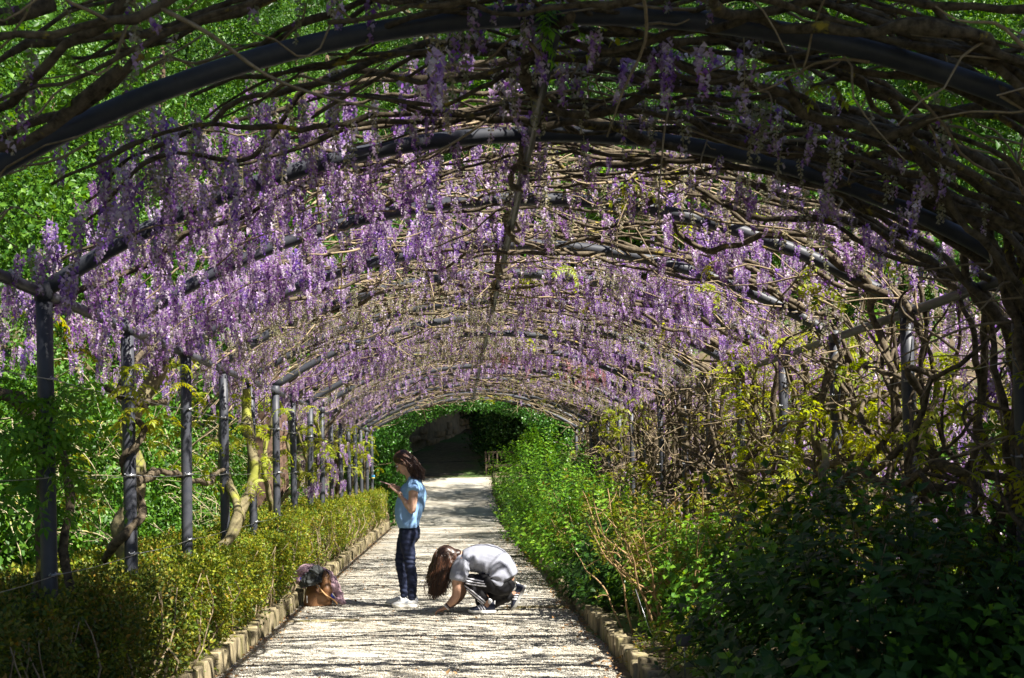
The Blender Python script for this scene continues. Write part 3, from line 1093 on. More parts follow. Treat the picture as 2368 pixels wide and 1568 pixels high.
# heavy bunches on the near left of the vault
for (cx_, cy_, n_, sx_, sy_) in ((-1.25, 6.5, 90, .28, .3), (-.55, 6.9, 100, .3, .35), (-2.0, 6.9, 90, .35, .3), (.4, 6.8, 16, .3, .3), (1.9, 6.8, 22, .5, .4), (.5, 5.05, 12, .3, .12)):
    for q in range(n_):
        x = cx_ + rng.normal(0, sx_ * 1.15)
        put((x, cy_ + rng.normal(0, sy_), float(vault(x)) + rng.uniform(-.1, .36)), 0 if rng.random() < .6 else 1)
# left eave curtains
for q in range(300):
    y = Y0 + rng.uniform(.7, 22) ** 1.0
    y = Y0 + .9 + 20 * rng.random() ** 1.3
    x = XL - rng.uniform(-.25, .75)
    put((x, y, 2.5 - max(0, XL - x) * .3 + rng.uniform(-.05, .3)), 0 if rng.random() < .5 else 1)
# low clusters by the far left posts
for (cx_, cy_, cz_, n_) in ((-1.95, 19.2, 1.75, 16), (-1.9, 17.6, 1.5, 10), (-2.1, 21.5, 1.35, 10), (-2.3, 18.6, 1.0, 8), (-1.8, 23, 2.0, 8)):
    for q in range(n_): put((cx_ + rng.normal(0, .12), cy_ + rng.normal(0, .3), cz_ + rng.normal(0, .15)), 0)
# right outer wall
for q in range(3600):
    y = Y0 + .3 + 24 * rng.random() ** 1.2
    x = XR + rng.uniform(.1, 1.5) ** 1.0
    z = rng.uniform(.55, 2.75)
    if noise.noise(Vector((y * .8, z * 1.2, x))) < -.2: continue
    put((x, y, z), 0 if rng.random() < .62 else 1)
RP = np.array(RP)
RT = np.array(RT)
order = np.argsort(RP[:, 1])
# the nearest 300 racemes are parts of their own
side_of = np.where(RP[:, 0] > XC + .2, 1, -1)
k_of = np.clip(np.round((RP[:, 1] - Y0) / DY), 0, NA - 1).astype(int)
inview = (np.abs(RP[:, 0] / RP[:, 1] + .0) < .6) & (RP[:, 1] > 4.6) & (RP[:, 0] / RP[:, 1] > -.37) & (RP[:, 0] / RP[:, 1] < .46)
ind, cnt = set(), 0
for i in order:
    if not inview[i]: continue
    ind.add(int(i)); cnt += 1
    if cnt >= 290: break
SETS = (RAC_FULL, RAC_HALF, RAC_SPENT, RAC_PINK)


def key_of(i):
    s, k = int(side_of[i]), int(k_of[i])
    return (s, k) if (s, k) in VR else (1, k)


rest = {}
for i in range(len(RP)):
    if i in ind:
        v = VR[key_of(i)]
        ms = SETS[RT[i]]
        o = link('flower_cluster', ms[rng.integers(0, len(ms))], v)
        o.location = Vector(RP[i]) - v.location
        o.rotation_euler = (rng.normal(0, .12), rng.normal(0, .12), rng.uniform(0, 6.28))
        o.scale = [rng.uniform(.8, 1.25)] * 3
    else:
        rest.setdefault((key_of(i), int(RT[i])), []).append(i)
for (key, t), idx in rest.items():
    v = VR[key]
    P = RP[idx] - np.array(v.location)
    scatter('flower_clusters', SETS[t], P, rand_rot(len(idx), .12), rng.uniform(.5, 1.2, len(idx)), v)

# --- young leaves
def leaves(key, pts, srcs, scl=(.6, 1.12), name='young_leaves'):
    v = VR[key]
    scatter(name, srcs, np.asarray(pts) - np.array(v.location), rand_rot(len(pts), .5), rng.uniform(*scl, len(pts)), v)


for k in range(NA):
    pts = []
    n = (110 if k < 3 else (180 if k < 6 else 75)) if k < 12 else 25
    for q in range(n):          # right wall
        y = Y0 + k * DY + rng.uniform(0, DY)
        z = rng.uniform(.35, 2.6)
        if noise.noise(Vector((y * .7, z * .9, 5.5))) < -.05: continue
        pts.append((XR + rng.uniform(-.25, .55), y, z))
    for q in range(5):
        x = rng.uniform(XC, XR)
        pts.append((x, Y0 + k * DY + rng.uniform(0, DY), float(vault(x)) + rng.uniform(-.1, .25)))
    leaves((1, k), pts, PIN_Y)
    pts = []
    for q in range(7 if k > 0 else 26):
        x = rng.uniform(XL - .6, XR + .6)
        pts.append((x, Y0 + k * DY + rng.uniform(0, DY), float(vault(x)) + rng.uniform(.15, .6)))
    leaves((1, k), pts, PIN_G, name='green_leaves')
    if k == 0:
        leaves((1, 0), [(x, rng.uniform(3.9, 5.2), float(vault(x)) + rng.uniform(.0, .5)) for x in rng.uniform(-2.6, 3.2, 34)], PIN_G, name='green_leaves')
    if k > 0:
        pts = [(XL + rng.normal(0, .2), Y0 + k * DY + rng.uniform(0, DY), rng.uniform(1.4, 2.5)) for q in range(9)]
        leaves((-1, k), pts, PIN_Y)
# the near left green tuft on the first post
pts = []
for q in range(32):
    t = rng.random()
    pts.append((XL + .02 + rng.normal(0, .14), Y0 + DY + rng.normal(-.12, .2), 1.3 + .7 * t ** .8 + rng.normal(0, .06)))
leaves((-1, 1), pts, PIN_G, (.8, 1.3), 'green_leaves')

# ------------------------------------------------------------------ hedges on the left
def hedge(name, label, x0, x1, y0, y1, z1, nshell, nfill):
    h = empty(name, ((x0 + x1) / 2, (y0 + y1) / 2, 0), label, 'hedge')
    L = np.array(h.location)

    def surf(n, dark):
        out = []
        while len(out) < n:
            y = rng.uniform(y0, y1)
            zt = z1 + .07 * noise.noise(Vector((y * 1.6, 0, 2))) + .04 * noise.noise(Vector((y * 5, 3, 2)))
            xf = x1 - .03 + .14 * noise.noise(Vector((y * 1.4, 5, 0))) + .07 * noise.noise(Vector((y * 4, 8, 0)))
            if rng.random() < (x1 - x0) / (x1 - x0 + z1):
                x, z = rng.uniform(x0, xf), zt + rng.normal(0, .028)
            else:
                z = zt * rng.uniform(.22, 1.0) ** .8
                x = xf + rng.normal(0, .035) - .12 * max(0, .45 - z)
                if z < .4 and rng.random() < .7: continue
                if noise.noise(Vector((y * 2.6, z * 3.2, 4))) < -.12 and rng.random() < .8: continue
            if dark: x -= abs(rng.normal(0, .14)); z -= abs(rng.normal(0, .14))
            if z < .12: continue
            out.append((x, y, z))
        return np.array(out)
    SF = surf(nshell, 0)
    near_ = (SF[:, 1] < 8.6 + .5 * np.sin(SF[:, 0] * 5)) & (rng.random(nshell) < .85)  # most shell clumps at the near end take the darker leaf colours
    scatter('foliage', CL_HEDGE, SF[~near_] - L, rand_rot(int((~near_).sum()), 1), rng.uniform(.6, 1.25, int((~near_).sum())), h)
    if near_.any(): scatter('darker_foliage', CL_HEDGE_D, SF[near_] - L, rand_rot(int(near_.sum()), 1), rng.uniform(.6, 1.25, int(near_.sum())), h)
    nt_ = int((y1 - y0) * 34)
    ty_, tx_ = rng.uniform(y0, y1, nt_), rng.uniform(x0, x1, nt_)
    scatter('shoots', SP_HEDGE, np.stack([tx_, ty_, z1 - .05 + .07 * np.sin(ty_ * 2.3 + tx_)], -1) - L, rand_rot(nt_, .35), rng.uniform(.6, 1.3, nt_), h)
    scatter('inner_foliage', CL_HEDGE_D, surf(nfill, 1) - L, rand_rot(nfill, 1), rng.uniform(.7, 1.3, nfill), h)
    g = Geo()
    for q in range(int((y1 - y0) * 26)):
        y = rng.uniform(y0, y1)
        xa = x1 - rng.uniform(-.06, .35)
        a = rng.normal(0, .25)
        P = crom(np.array([[xa - .1, y, .08], [xa - .03 + rng.normal(0, .05), y + a * .3, .3], [xa + rng.normal(0, .06), y + a * .8, .55], [xa + rng.normal(0, .05), y + a, z1]]), .08)
        addtube(g, wobble(P, .012, 8) - L, np.linspace(rng.uniform(.006, .014), .003, len(P)), 5)
    link('stems', g.mesh('stems', M['twig']), h, kind='stuff')
    return h


hedge('clipped_hedge', 'near clipped small-leaved hedge with darker green near end and bronze top below the left posts', -3.0, -1.86, 4.2, 13.9, .80, 3900, 3000)
hedge('clipped_hedge', 'yellow-green clipped hedge beyond the bag running to the tunnel end', -2.75, -1.88, 14.7, 36.5, .93, 4600, 3400)

# ------------------------------------------------------------------ shrubs in the right bed
def shrub(name, label, c, r, srcs, n, n_in, stems=10, stem_mat='twig', cat='shrub', lean=.4, smin=.85, smax=1.5, zmin=.08):
    s = empty(name, (c[0], c[1], .08), label, cat)
    L = np.array(s.location)
    c, r = np.array(c, float), np.array(r, float)
    sd = rng.uniform(0, 50)
    P, Rr = [], []
    tot = n + n_in
    while len(P) < tot:
        d = rng.normal(0, 1, 3)
        d /= np.linalg.norm(d)
        k = 1 + .36 * noise.noise(Vector(d * 2.2) + Vector((sd, 0, 0))) + .26 * noise.noise(Vector(d * 5) + Vector((sd, 9, 0)))
        k *= rng.uniform(.86, 1.04) if len(P) < n else rng.uniform(.35, .85)
        p = c + d * r * k
        if p[2] < zmin: continue
        P.append(p - np.array([0, 0, .12]))
        e = Vector((d[0] * lean * 1.6, d[1] * lean * 1.6, .75 + .3 * d[2])).normalized().to_track_quat('Z', 'Y')
        e = e @ Matrix.Rotation(rng.uniform(0, 6.28), 4, 'Z').to_quaternion()
        Rr.append(e.to_euler()[:])
    scatter('foliage', srcs, np.array(P) - L, np.array(Rr), rng.uniform(smin, smax, tot), s)
    g = Geo()
    for q in range(stems):
        a = rng.uniform(0, 6.28)
        o = np.array([math.cos(a), math.sin(a), 0]) * rng.uniform(.2, .9)
        base = np.array([c[0], c[1], .06]) + rng.normal(0, .08, 3) * np.array([1, 1, 0])
        tip = c + o * r + np.array([0, 0, r[2] * rng.uniform(.2, .9)])
        P_ = crom(np.array([base, base + (tip - base) * .4 + rng.normal(0, .04, 3) + np.array([0, 0, .06]), tip]), .1)
        addtube(g, wobble(P_, .012) - L, np.linspace(rng.uniform(.006, .012), .003, len(P_)), 5)
    link('stems', g.mesh('stems', M[stem_mat]), s, kind='stuff')
    return s


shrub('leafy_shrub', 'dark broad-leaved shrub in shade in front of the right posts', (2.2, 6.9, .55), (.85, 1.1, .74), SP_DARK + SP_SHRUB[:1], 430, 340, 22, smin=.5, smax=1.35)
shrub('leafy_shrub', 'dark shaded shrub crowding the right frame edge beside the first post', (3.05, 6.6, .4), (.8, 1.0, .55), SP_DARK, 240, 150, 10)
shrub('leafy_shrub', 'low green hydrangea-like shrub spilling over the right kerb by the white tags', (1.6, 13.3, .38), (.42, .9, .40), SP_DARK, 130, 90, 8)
shrub('leafy_shrub', 'sunlit green shrub leaning over the right kerb behind the bare stems', (1.75, 17.0, .58), (.82, 1.8, .68), SP_SHRUB + SP_BROWN[:1], 330, 220, 34, 'stem_tan', smin=.55)
shrub('leafy_shrub', 'bright green shrub bulging over the right path edge in mid tunnel', (1.75, 21.6, .68), (.86, 2.4, .75), SP_SHRUB + SP_DARK[:1], 420, 260, 26, 'stem_tan', smin=.55)
shrub('leafy_shrub', 'tall bright green shrub nearing the far tunnel mouth on the right', (1.9, 27.3, .8), (.95, 3.0, .88), SP_SHRUB + SP_DARK[:1], 440, 260, 20, smin=.6)
shrub('leafy_shrub', 'tallest green shrub below the last arches on the right', (2.2, 33.2, 1.1), (1.15, 2.4, 1.25), SP_SHRUB, 400, 200, 14)
shrub('leafy_shrub', 'yellow-green low plant by the right kerb near the dark label', (1.6, 9.4, .12), (.28, .75, .22), SP_BROWN, 60, 20, 3, smin=.5, smax=.8)

# shrub of long bare tan stems with bronze tips: each big stem is a part
sb = empty('bare_stemmed_shrub', (1.85, 10.9, .08), 'upright shrub of long tan bare stems with bronze young leaves on the right bed', 'shrub')
LB = np.array(sb.location)
tips = []
for q in range(46):
    a = rng.uniform(0, 6.28)
    o = np.array([rng.uniform(-.85, .8), rng.uniform(-1.0, 1.6), 0])
    base = np.array([1.85, 10.9, .05]) + np.array([rng.normal(0, .1) + o[0] * .25, rng.normal(0, .18) + o[1] * .4, 0])
    h = rng.uniform(.75, 1.35)
    tip = np.array([1.85, 10.9, 0]) + o + np.array([0, 0, h])
    P = wobble(crom(np.array([base, base + (tip - base) * .35 + np.array([0, 0, .1]), base + (tip - base) * .7 + rng.normal(0, .04, 3), tip]), .08), .012, 7)
    V, f = tube(P - LB, np.linspace(rng.uniform(.007, .014), .004, len(P)), 6)
    link('stem', mesh('stem', V, f, M['stem_tan']), sb)
    tips += [P[-1], P[int(len(P) * .8)], P[int(len(P) * .65)]]
    for _ in range(2):
        F_ = fork(P, rng.uniform(.15, .4), .003)
        F_[:, 2] += np.linspace(0, .12, len(F_))
        V, f = tube(F_ - LB, np.linspace(.005, .002, len(F_)), 4)
        link('side_twig', mesh('side_twig', V, f, M['stem_tan']), sb)
        tips.append(F_[-1])
tips = np.array(tips)
scatter('young_leaves', SP_BROWN, tips - LB - np.array([0, 0, .05]), rand_rot(len(tips), .5), rng.uniform(.45, .95, len(tips)), sb)
shrub('leafy_shrub', 'fresh green undergrowth shrub between the tan bare stems and the pergola posts', (2.15, 11.6, .42), (.55, 1.7, .45), SP_SHRUB, 260, 140, 8)

# plants behind the right posts
shrub('leafy_shrub', 'yellow-green sunlit weeds outside the right posts near the frame edge', (4.6, 9.5, .5), (.9, 2.5, .8), CL_BUSH, 150, 90, 6)
for (x_, y_, z_, a_, b_, c_, lb) in ((5.2, 14.5, 1.0, 1.0, 2.6, 1.3, 'sunlit green bush outside the fourth and fifth right posts'), (5.6, 20.5, 1.1, 1.1, 3.0, 1.4, 'sunlit green bush outside the middle right posts'), (5.4, 27.5, 1.1, 1.1, 3.4, 1.5, 'sunlit bush outside the far right posts'), (6.6, 11.0, 1.6, 1.3, 2.2, 2.0, 'tall bright bush seen through the right wall of vines')):
    shrub('green_bush', lb, (x_, y_, z_), (a_, b_, c_), CL_BUSH, 230, 110, 6, 'lichen_twig', 'bush')

shrub('dark_bush', 'dark evergreen bush filling the shade right of the terraced steps', (2.6, 52.5, 2.9), (1.9, 2.6, 1.8), CL_IVYD, 260, 160, 6, cat='bush')
shrub('dark_bush', 'dark bush hanging over the top of the garden wall', (.8, 59.5, 5.0), (2.6, 1.8, 1.7), CL_IVYD, 260, 120, 6, cat='bush')
# ivy at the far mouth
iv = empty('ivy', (-2.1, 33.6, 0), 'dark glossy ivy bush hugging the last left post of the tunnel', 'ivy')
P = []
for q in range(420):
    d = rng.normal(0, 1, 3); d /= np.linalg.norm(d)
    P.append(np.array([-2.15, 34.2, 1.7]) + d * np.array([.75, 1.5, 1.75]) * rng.uniform(.7, 1.05) * (1 + .25 * noise.noise(Vector(d * 3))))
P = np.array([p for p in P if p[2] > .1])
scatter('foliage', CL_IVY, P - np.array(iv.location), rand_rot(len(P), 1), rng.uniform(.7, 1.2, len(P)), iv)
iv2 = empty('ivy', (XC, 33.0, 2.5), 'green ivy fringe hanging under the last arch', 'ivy')
P = []
for q in range(260):
    x = rng.uniform(XL + .2, XR + .2)
    e_ = abs(x - XC) / HW
    P.append((x, 33.2 + rng.normal(0, .5), float(vault(x)) - rng.uniform(-.25, .15 + .9 * e_ ** 3)))
P = np.array(P)
scatter('foliage', CL_IVY, P - np.array(iv2.location), rand_rot(len(P), 1), rng.uniform(.5, .95, len(P)), iv2)

# ------------------------------------------------------------------ trees and bushes around
def tree(label, base, h, crown, srcs, n, trunk_r=.16, lobes=9, group=None, name='tree', limbs=5, bark='tree_bark', dense=.55):
    """crown = (cx, cy, cz, rx, ry, rz) offset from the base"""
    t = empty(name, base, label, 'tree', group)
    top = np.array([crown[0] * .6, crown[1] * .6, crown[2]])
    P = crom(np.array([[0, 0, -.3], [rng.normal(0, .1), rng.normal(0, .1), crown[2] * .35], [top[0] * .6, top[1] * .6, crown[2] * .7], top + np.array([0, 0, crown[5] * .4])]), .4)
    V, f = tube(P, np.linspace(trunk_r * 1.15, trunk_r * .25, len(P)), 9)
    link('trunk', mesh('trunk', V, f, M[bark]), t)
    c, r = np.array(crown[:3]), np.array(crown[3:])
    lob = []
    for q in range(lobes):
        d = rng.normal(0, 1, 3); d /= np.linalg.norm(d)
        sz = rng.uniform(.32, .55) * (1 if lobes < 25 else .62)
        lob.append((c + d * r * rng.uniform(.35, .85), r * sz))
    for q in range(limbs):
        tip = lob[q % lobes][0]
        i = rng.integers(len(P) // 3, len(P) - 1)
        Q = crom(np.array([P[i], P[i] * .5 + tip * .5 + rng.normal(0, .2, 3), tip]), .3)
        V, f = tube(Q, np.linspace(trunk_r * .4, trunk_r * .1, len(Q)), 6)
        link('limb', mesh('limb', V, f, M[bark]), t)
    pts = []
    for q in range(n):
        lc, lr = lob[rng.integers(0, lobes)]
        d = rng.normal(0, 1, 3); d /= np.linalg.norm(d)
        pts.append(lc + d * lr * rng.uniform(dense, 1.05))
    scatter('crown', srcs, np.array(pts), rand_rot(n, 1), rng.uniform(.7, 1.35, n), t)
    return t


GT = 'sunlit trees left of the pergola'
LT = [((-6.5, 13.5, 0), (0, 0, 4.6, 2.4, 2.8, 2.9), 'bright green tree behind the second left post'),
      ((-8.6, 19.5, .3), (0, 0, 6.4, 3.0, 3.2, 3.8), 'tall bright green tree above the left flower curtain'),
      ((-6.8, 26, 0), (0, 0, 5.4, 2.6, 3.2, 3.6), 'leafy green tree behind the middle left posts'),
      ((-9.5, 31, .6), (0, 0, 8.2, 3.4, 3.6, 4.6), 'large round green tree seen over the left of the vault'),
      ((-5.8, 37, 0), (0, 0, 7.6, 3.2, 3.4, 4.8), 'tall tree rising over the vault left of the ridge'),
      ((-10.5, 11.5, 1), (0, 0, 5.6, 3.2, 3.2, 4.0), 'green tree at the far upper left of the scene'),
      ((-12, 42, 1.8), (0, 0, 9.6, 4.2, 4.2, 6.0), 'big tree far behind the left trees'),
      ((-7.4, 33.5, 0), (0, 0, 10.5, 3.2, 3.0, 6.4), 'tall slender tree above the left half of the near arch'),
      ((-16.5, 38, 3), (0, 0, 10.5, 5.0, 4.2, 7.5), 'broad tree in the far upper left corner')]
for b_, cr, lb in LT:
    tree(lb, b_, 0, cr, CL_TREE, int(100 * (cr[3] * cr[5]) / 3), .2, 28, dense=.8)
BTT = [((-4.6, 49, 2), (0, 0, 12.0, 4.6, 3.6, 8.0), 'very tall green tree rising behind the vault left of the ridge'),
       ((3.2, 48, 1.4), (0, 0, 13.5, 5.0, 3.2, 7.6), 'very tall green tree rising straight over the vault'),
       ((11.0, 46, 1.4), (0, 0, 12.0, 5.0, 4.0, 8.0), 'very tall green tree rising over the vault on the right'),
       ((-13.0, 50, 3), (0, 0, 12.0, 5.5, 4.0, 8.5), 'tall green tree far back on the left slope'),
       ((-1.0, 60, 4), (0, 0, 16.0, 6.0, 4.0, 9.5), 'tallest green tree far behind the vault')]
for b_, cr, lb in BTT:
    tree(lb, b_, 0, cr, CL_TREE, int(130 * (cr[3] * cr[5]) / 5), .3, 30, dense=.6)
FT = [((6.6, 44.3, .6), (0, 0, 10.6, 6.4, 4.4, 3.4), 'dark dense tree shading the steps from the right'),
      ((6.8, 52.0, 1.6), (0, 0, 10.0, 6.4, 5.2, 4.8), 'dark tree right of the shaded steps'),
      ((2.6, 48.0, 1.2), (0, 0, 1.6, 1.5, 1.4, 1.6), 'low dark evergreen behind the bench back'),
      ((4.4, 49.5, 2), (0, 0, 3.0, 2.2, 2.6, 3.0), 'dark bushy tree right behind the bench'),
      ((2.4, 63, 4.5), (0, 0, 5.5, 5.0, 3.0, 6.5), 'dark wooded slope tree straight behind the steps'),
      ((-5.6, 55, 4), (0, 0, 6.5, 3.4, 4.2, 5.0), 'dark tree behind the garden wall')]
for b_, cr, lb in FT:
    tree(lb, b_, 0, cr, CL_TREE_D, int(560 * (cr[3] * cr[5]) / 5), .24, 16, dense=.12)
tree('thin-leaved tree beside the end of the tunnel, dappling the far path', (6.6, 38.0, .3), 0, (-.4, 0, 9.4, 4.2, 2.6, 2.0), CL_TREE, 330, .2, 16)
tree('thin-leaved tree just past the last arches on the right, dappling the path', (6.6, 33.0, .3), 0, (-.4, 0, 9.4, 4.0, 2.4, 1.8), CL_TREE, 230, .2, 16)
RT_ = [((6.8, 14, 0), (0, 0, 4.4, 2.2, 2.6, 2.6), 'light green tree outside the right side of the tunnel'),
       ((8.6, 24, .5), (0, 0, 6.4, 3.2, 3.6, 4.2), 'green tree over the right of the vault'),
       ((9.5, 34, .8), (0, 0, 7.5, 3.5, 3.6, 5.0), 'tall green tree far right over the vault')]
for b_, cr, lb in RT_:
    tree(lb, b_, 0, cr, CL_TREE, int(150 * (cr[3] * cr[5]) / 3), .18, 10)
# big tree whose crown shades the near end of the tunnel
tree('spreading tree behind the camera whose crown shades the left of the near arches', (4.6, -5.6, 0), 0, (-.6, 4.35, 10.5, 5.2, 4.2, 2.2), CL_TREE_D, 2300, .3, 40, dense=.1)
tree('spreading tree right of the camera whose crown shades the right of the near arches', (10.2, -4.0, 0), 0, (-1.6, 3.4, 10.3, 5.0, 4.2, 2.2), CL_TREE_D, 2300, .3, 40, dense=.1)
tree('unseen dense tree added behind the camera on the left to cut sky light', (-4.6, -5.0, 0), 0, (1.6, 1.2, 7.0, 3.4, 3.6, 2.6), CL_TREE_D, 1000, .3, 20, dense=.1)  # unseen crown added to block sky light over the near arches
tree('unseen dense tree added behind the camera on the right to cut sky light', (5.4, -6.6, 0), 0, (-1.4, .4, 6.6, 3.4, 3.4, 2.6), CL_TREE_D, 1000, .3, 20, dense=.1)  # second added crown out of view, also holding back sky fill
# reddish trunk between the left posts
bt = empty('tree', (-3.35, 22.6, 0), 'stout red-brown ridged tree trunk between the left posts', 'tree')
a = np.linspace(0, 2 * math.pi, 28, endpoint=False)
VV = []
for z in np.linspace(-.1, 6, 26):
    rr = .3 * (1.18 - .05 * z) * (1 + .07 * np.sin(a * 9 + z * 1.2) + .03 * rng.normal(0, 1, 28)) + .1 * np.exp(-z * 2.2)
    VV.append(np.stack([rr * np.cos(a) + .03 * z, rr * np.sin(a), np.full(28, z)], -1))
VV = np.concatenate(VV)
i_ = (np.arange(25)[:, None] * 28 + np.arange(28)[None, :]).ravel()
j_ = (np.arange(25)[:, None] * 28 + (np.arange(28)[None, :] + 1) % 28).ravel()
M['red_bark'] = barkmat('red_bark', (0.055, 0.034, 0.024), (0.19, 0.12, 0.085), amount=.8, scale=4)
link('trunk', mesh('trunk', VV, np.stack([i_, j_, j_ + 28, i_ + 28], -1), M['red_bark']), bt)
scatter('crown', CL_TREE, np.array([[rng.normal(0, 1.3), rng.normal(0, 1.3), 6.2 + rng.normal(0, 1)] for _ in range(220)]), rand_rot(220, 1), rng.uniform(.7, 1.2, 220), bt)

# bushes filling the left side behind the posts
BL = [(-4.4, 11.0, .9, 1.0, 1.6, 1.3, 'bright green bush behind the near clipped hedge'),
      (-4.9, 15.0, 1.3, 1.2, 2.0, 1.7, 'twiggy bright green bush behind the second and third left posts'),
      (-4.7, 19.0, 1.2, 1.0, 1.9, 1.5, 'green bush with lichened twigs behind the fourth left post'),
      (-5.2, 24.2, 1.0, 1.1, 2.2, 1.5, 'green bush left of the red-brown trunk'),
      (-4.6, 29.5, .9, 1.0, 2.4, 1.3, 'low green bush behind the far left posts'),
      (-6.2, 9.3, 1.4, 1.3, 1.6, 1.9, 'tall green bush at the left frame edge'),
      (-7.6, 16.5, 1.6, 1.5, 3.0, 2.2, 'deep green thicket bush farther left')]
for (x, y, z, rx, ry, rz, lb) in BL:
    b = shrub('green_bush', lb, (x, y, z), (rx, ry, rz), CL_BUSH, 330, 170, 8, 'lichen_twig', 'bush')
    g = Geo()
    for q in range(36):
        p0 = np.array([x + rx * rng.uniform(.1, .75), y + ry * rng.uniform(-.9, .9), z + rz * rng.uniform(-.4, .8)])
        P = crom(np.array([p0, p0 + [.25, rng.normal(0, .25), .05], p0 + [.5, rng.normal(0, .4), -.15], p0 + [.65, rng.normal(0, .5), -.45]]), .1)
        P = wobble(P, .02)
        addtube(g, P - np.array(b.location), np.linspace(.009, .003, len(P)), 4)
        for _ in range(3):
            F_ = fork(P, rng.uniform(.15, .4), .003)
            addtube(g, F_ - np.array(b.location), np.linspace(.004, .002, len(F_)), 3)
    link('twigs', g.mesh('twigs', M['lichen_twig']), b, kind='stuff')

# far wooded slope
nw = 3000
wx, wy = rng.uniform(-60, 70, nw), rng.uniform(66, 118, nw)
wz = ground_z(wy) + np.maximum(0, -wx - 8) * .42 + np.maximum(0, wx - 7) * .3 + rng.uniform(0, 2.5, nw)
scatter('woodland', CL_TREE_D, np.stack([wx, wy, wz], -1), rand_rot(nw, 1), rng.uniform(3, 6.5, nw))

# grass and fallen leaves
ng_ = 1500
gx = np.where(rng.random(ng_) < .5, -rng.uniform(3, 9, ng_), rng.uniform(2.6, 7, ng_))
gy = rng.uniform(5, 34, ng_)
gz = ground_z(gy) + .1 + np.maximum(0, -gx - 8) * .42
scatter('grass', GRASS, np.stack([gx, gy, gz], -1), rand_rot(ng_, .2), rng.uniform(.6, 1.4, ng_))


def dry(k):
    g = Geo()
    v, f = leaf_quad(np.zeros(3), np.array([1.0, 0, .1]), np.array([0, 0, 1.0]), .045, .026, .2)
    g.add(v, f, rng.uniform(0, 1))
    return g.mesh('dry_leaf', M['litter'])


DRY = tuple(dry(k) for k in range(4))
nl = 2100
lx = np.concatenate([KL + np.abs(rng.normal(0, .09, 500)), KR - np.abs(rng.normal(0, .13, 450)), rng.uniform(-2.9, -1.95, 250), rng.uniform(1.35, 2.8, 300), rng.uniform(-1.7, 1.1, 600)])
ly = 8.5 + 24 * rng.random(nl) ** 1.3
lz = np.where((lx < -1.85) | (lx > 1.27), .115, .024)
scatter('fallen_leaves', DRY, np.stack([lx, ly, lz], -1), rand_rot(nl, .35), rng.uniform(.5, 1.2, nl))

# ------------------------------------------------------------------ small things
M['white_tag'] = simple('pale_plastic', (0.62, 0.64, 0.66), (0.72, 0.74, 0.76), 30, .5)
M['brown_tag'] = simple('brown_grey_plate', (0.10, 0.085, 0.075), (0.14, 0.12, 0.105), 25, .6)
M['blue_tag'] = simple('blue_plate', (0.05, 0.28, 0.55), (0.07, 0.33, 0.6), 25, .5)
M['yellow'] = simple('yellow_plate', (0.7, 0.6, 0.1), None, rough=.5)


def label_sign(label, loc, w, h, mat, rz=0, tilt=.3, stake=None):
    t = empty('plant_label', (loc[0], loc[1], .08), label, 'plant label', 'plant labels in the beds', rz)
    zt = loc[2] - .08
    me = rbox((0, 0, 0), (w, .006, h), .002, 1, Matrix.Rotation(-tilt, 4, 'X'))
    link('plate', me, t, mat, (0, -.006, zt))
    V, f = tube(np.array([[0, .006, -.1], [0, .006, zt * .5], [0, .006, zt]]), .004, 6)
    link('stake', mesh('stake', V, f, M['wire']), t)
    return t


label_sign('brown-grey blank plant label on a stake in shade by the dark shrub', (1.47, 8.55, .34), .115, .08, M['brown_tag'])
label_sign('small pale plant label beside the kerb under the green shrub', (1.33, 17.6, .22), .09, .06, M['white_tag'], .2)
label_sign('pale plant label highest of the cluster by the bare stems', (1.45, 14.5, .34), .09, .06, M['white_tag'], -.2)
label_sign('white upright plant label right of the cluster by the bare stems', (1.58, 14.35, .25), .07, .07, M['white_tag'], .3, -.3)
label_sign('pale flat plant label lowest of the cluster by the bare stems', (1.42, 13.3, .2), .1, .07, M['white_tag'], 0, .8)
# blue and yellow marker on the last left post
mk = empty('marker_plate', (XL + .05, Y0 + 16 * DY - .06, 1.35), 'tiny blue and yellow marker plate on the last left post', 'marker')
link('blue_plate', rbox((0, 0, 0), (.075, .008, .06), .002, 1), mk, M['blue_tag'], (0, 0, .012))
link('yellow_strip', rbox((0, 0, 0), (.075, .008, .02), .002, 1), mk, M['yellow'], (0, 0, -.03))
# support string in the bed
g = Geo(); addtube(g, [[0, 0, 0], [-.13, .15, .45]], .003, 5)
props(link('guy_wire', g.mesh('guy_wire', M['wire']), loc=(1.5, 10.0, .08)), 'thin grey guy wire slanting down to the soil by the right kerb', 'wire')

# bench at the tunnel end
M['bench'] = simple('weathered_wood', (0.07, 0.05, 0.033), (0.15, 0.11, 0.07), 12, .75, .3)
bz = float(ground_z(46.0)) + .02
bench = empty('park_bench', (1.75, 47.2, bz + .1), 'weathered wooden bench in shade right of the path at the tunnel end', 'bench')
for sx in (-.72, .72):
    for sy in (-.22, .22):
        link('leg', rbox((0, 0, 0), (.06, .06, .62 if sy < 0 else .9), .006), bench, M['bench'], (sx, sy, .31 if sy < 0 else .45))
    link('armrest', rbox((0, 0, 0), (.07, .52, .035), .008), bench, M['bench'], (sx, 0, .64))
for q in range(4):
    link('seat_slat', rbox((0, 0, 0), (1.5, .1, .03), .005), bench, M['bench'], (0, -.19 + q * .115, .42))
link('seat_rail', rbox((0, 0, 0), (1.4, .03, .08), .005), bench, M['bench'], (0, -.225, .36))
for q in range(9):
    link('back_slat', rbox((0, 0, 0), (.06, .02, .36), .004), bench, M['bench'], (-.6 + q * .15, .23, .66))
link('top_rail', rbox((0, 0, 0), (1.5, .04, .08), .008), bench, M['bench'], (0, .235, .87))

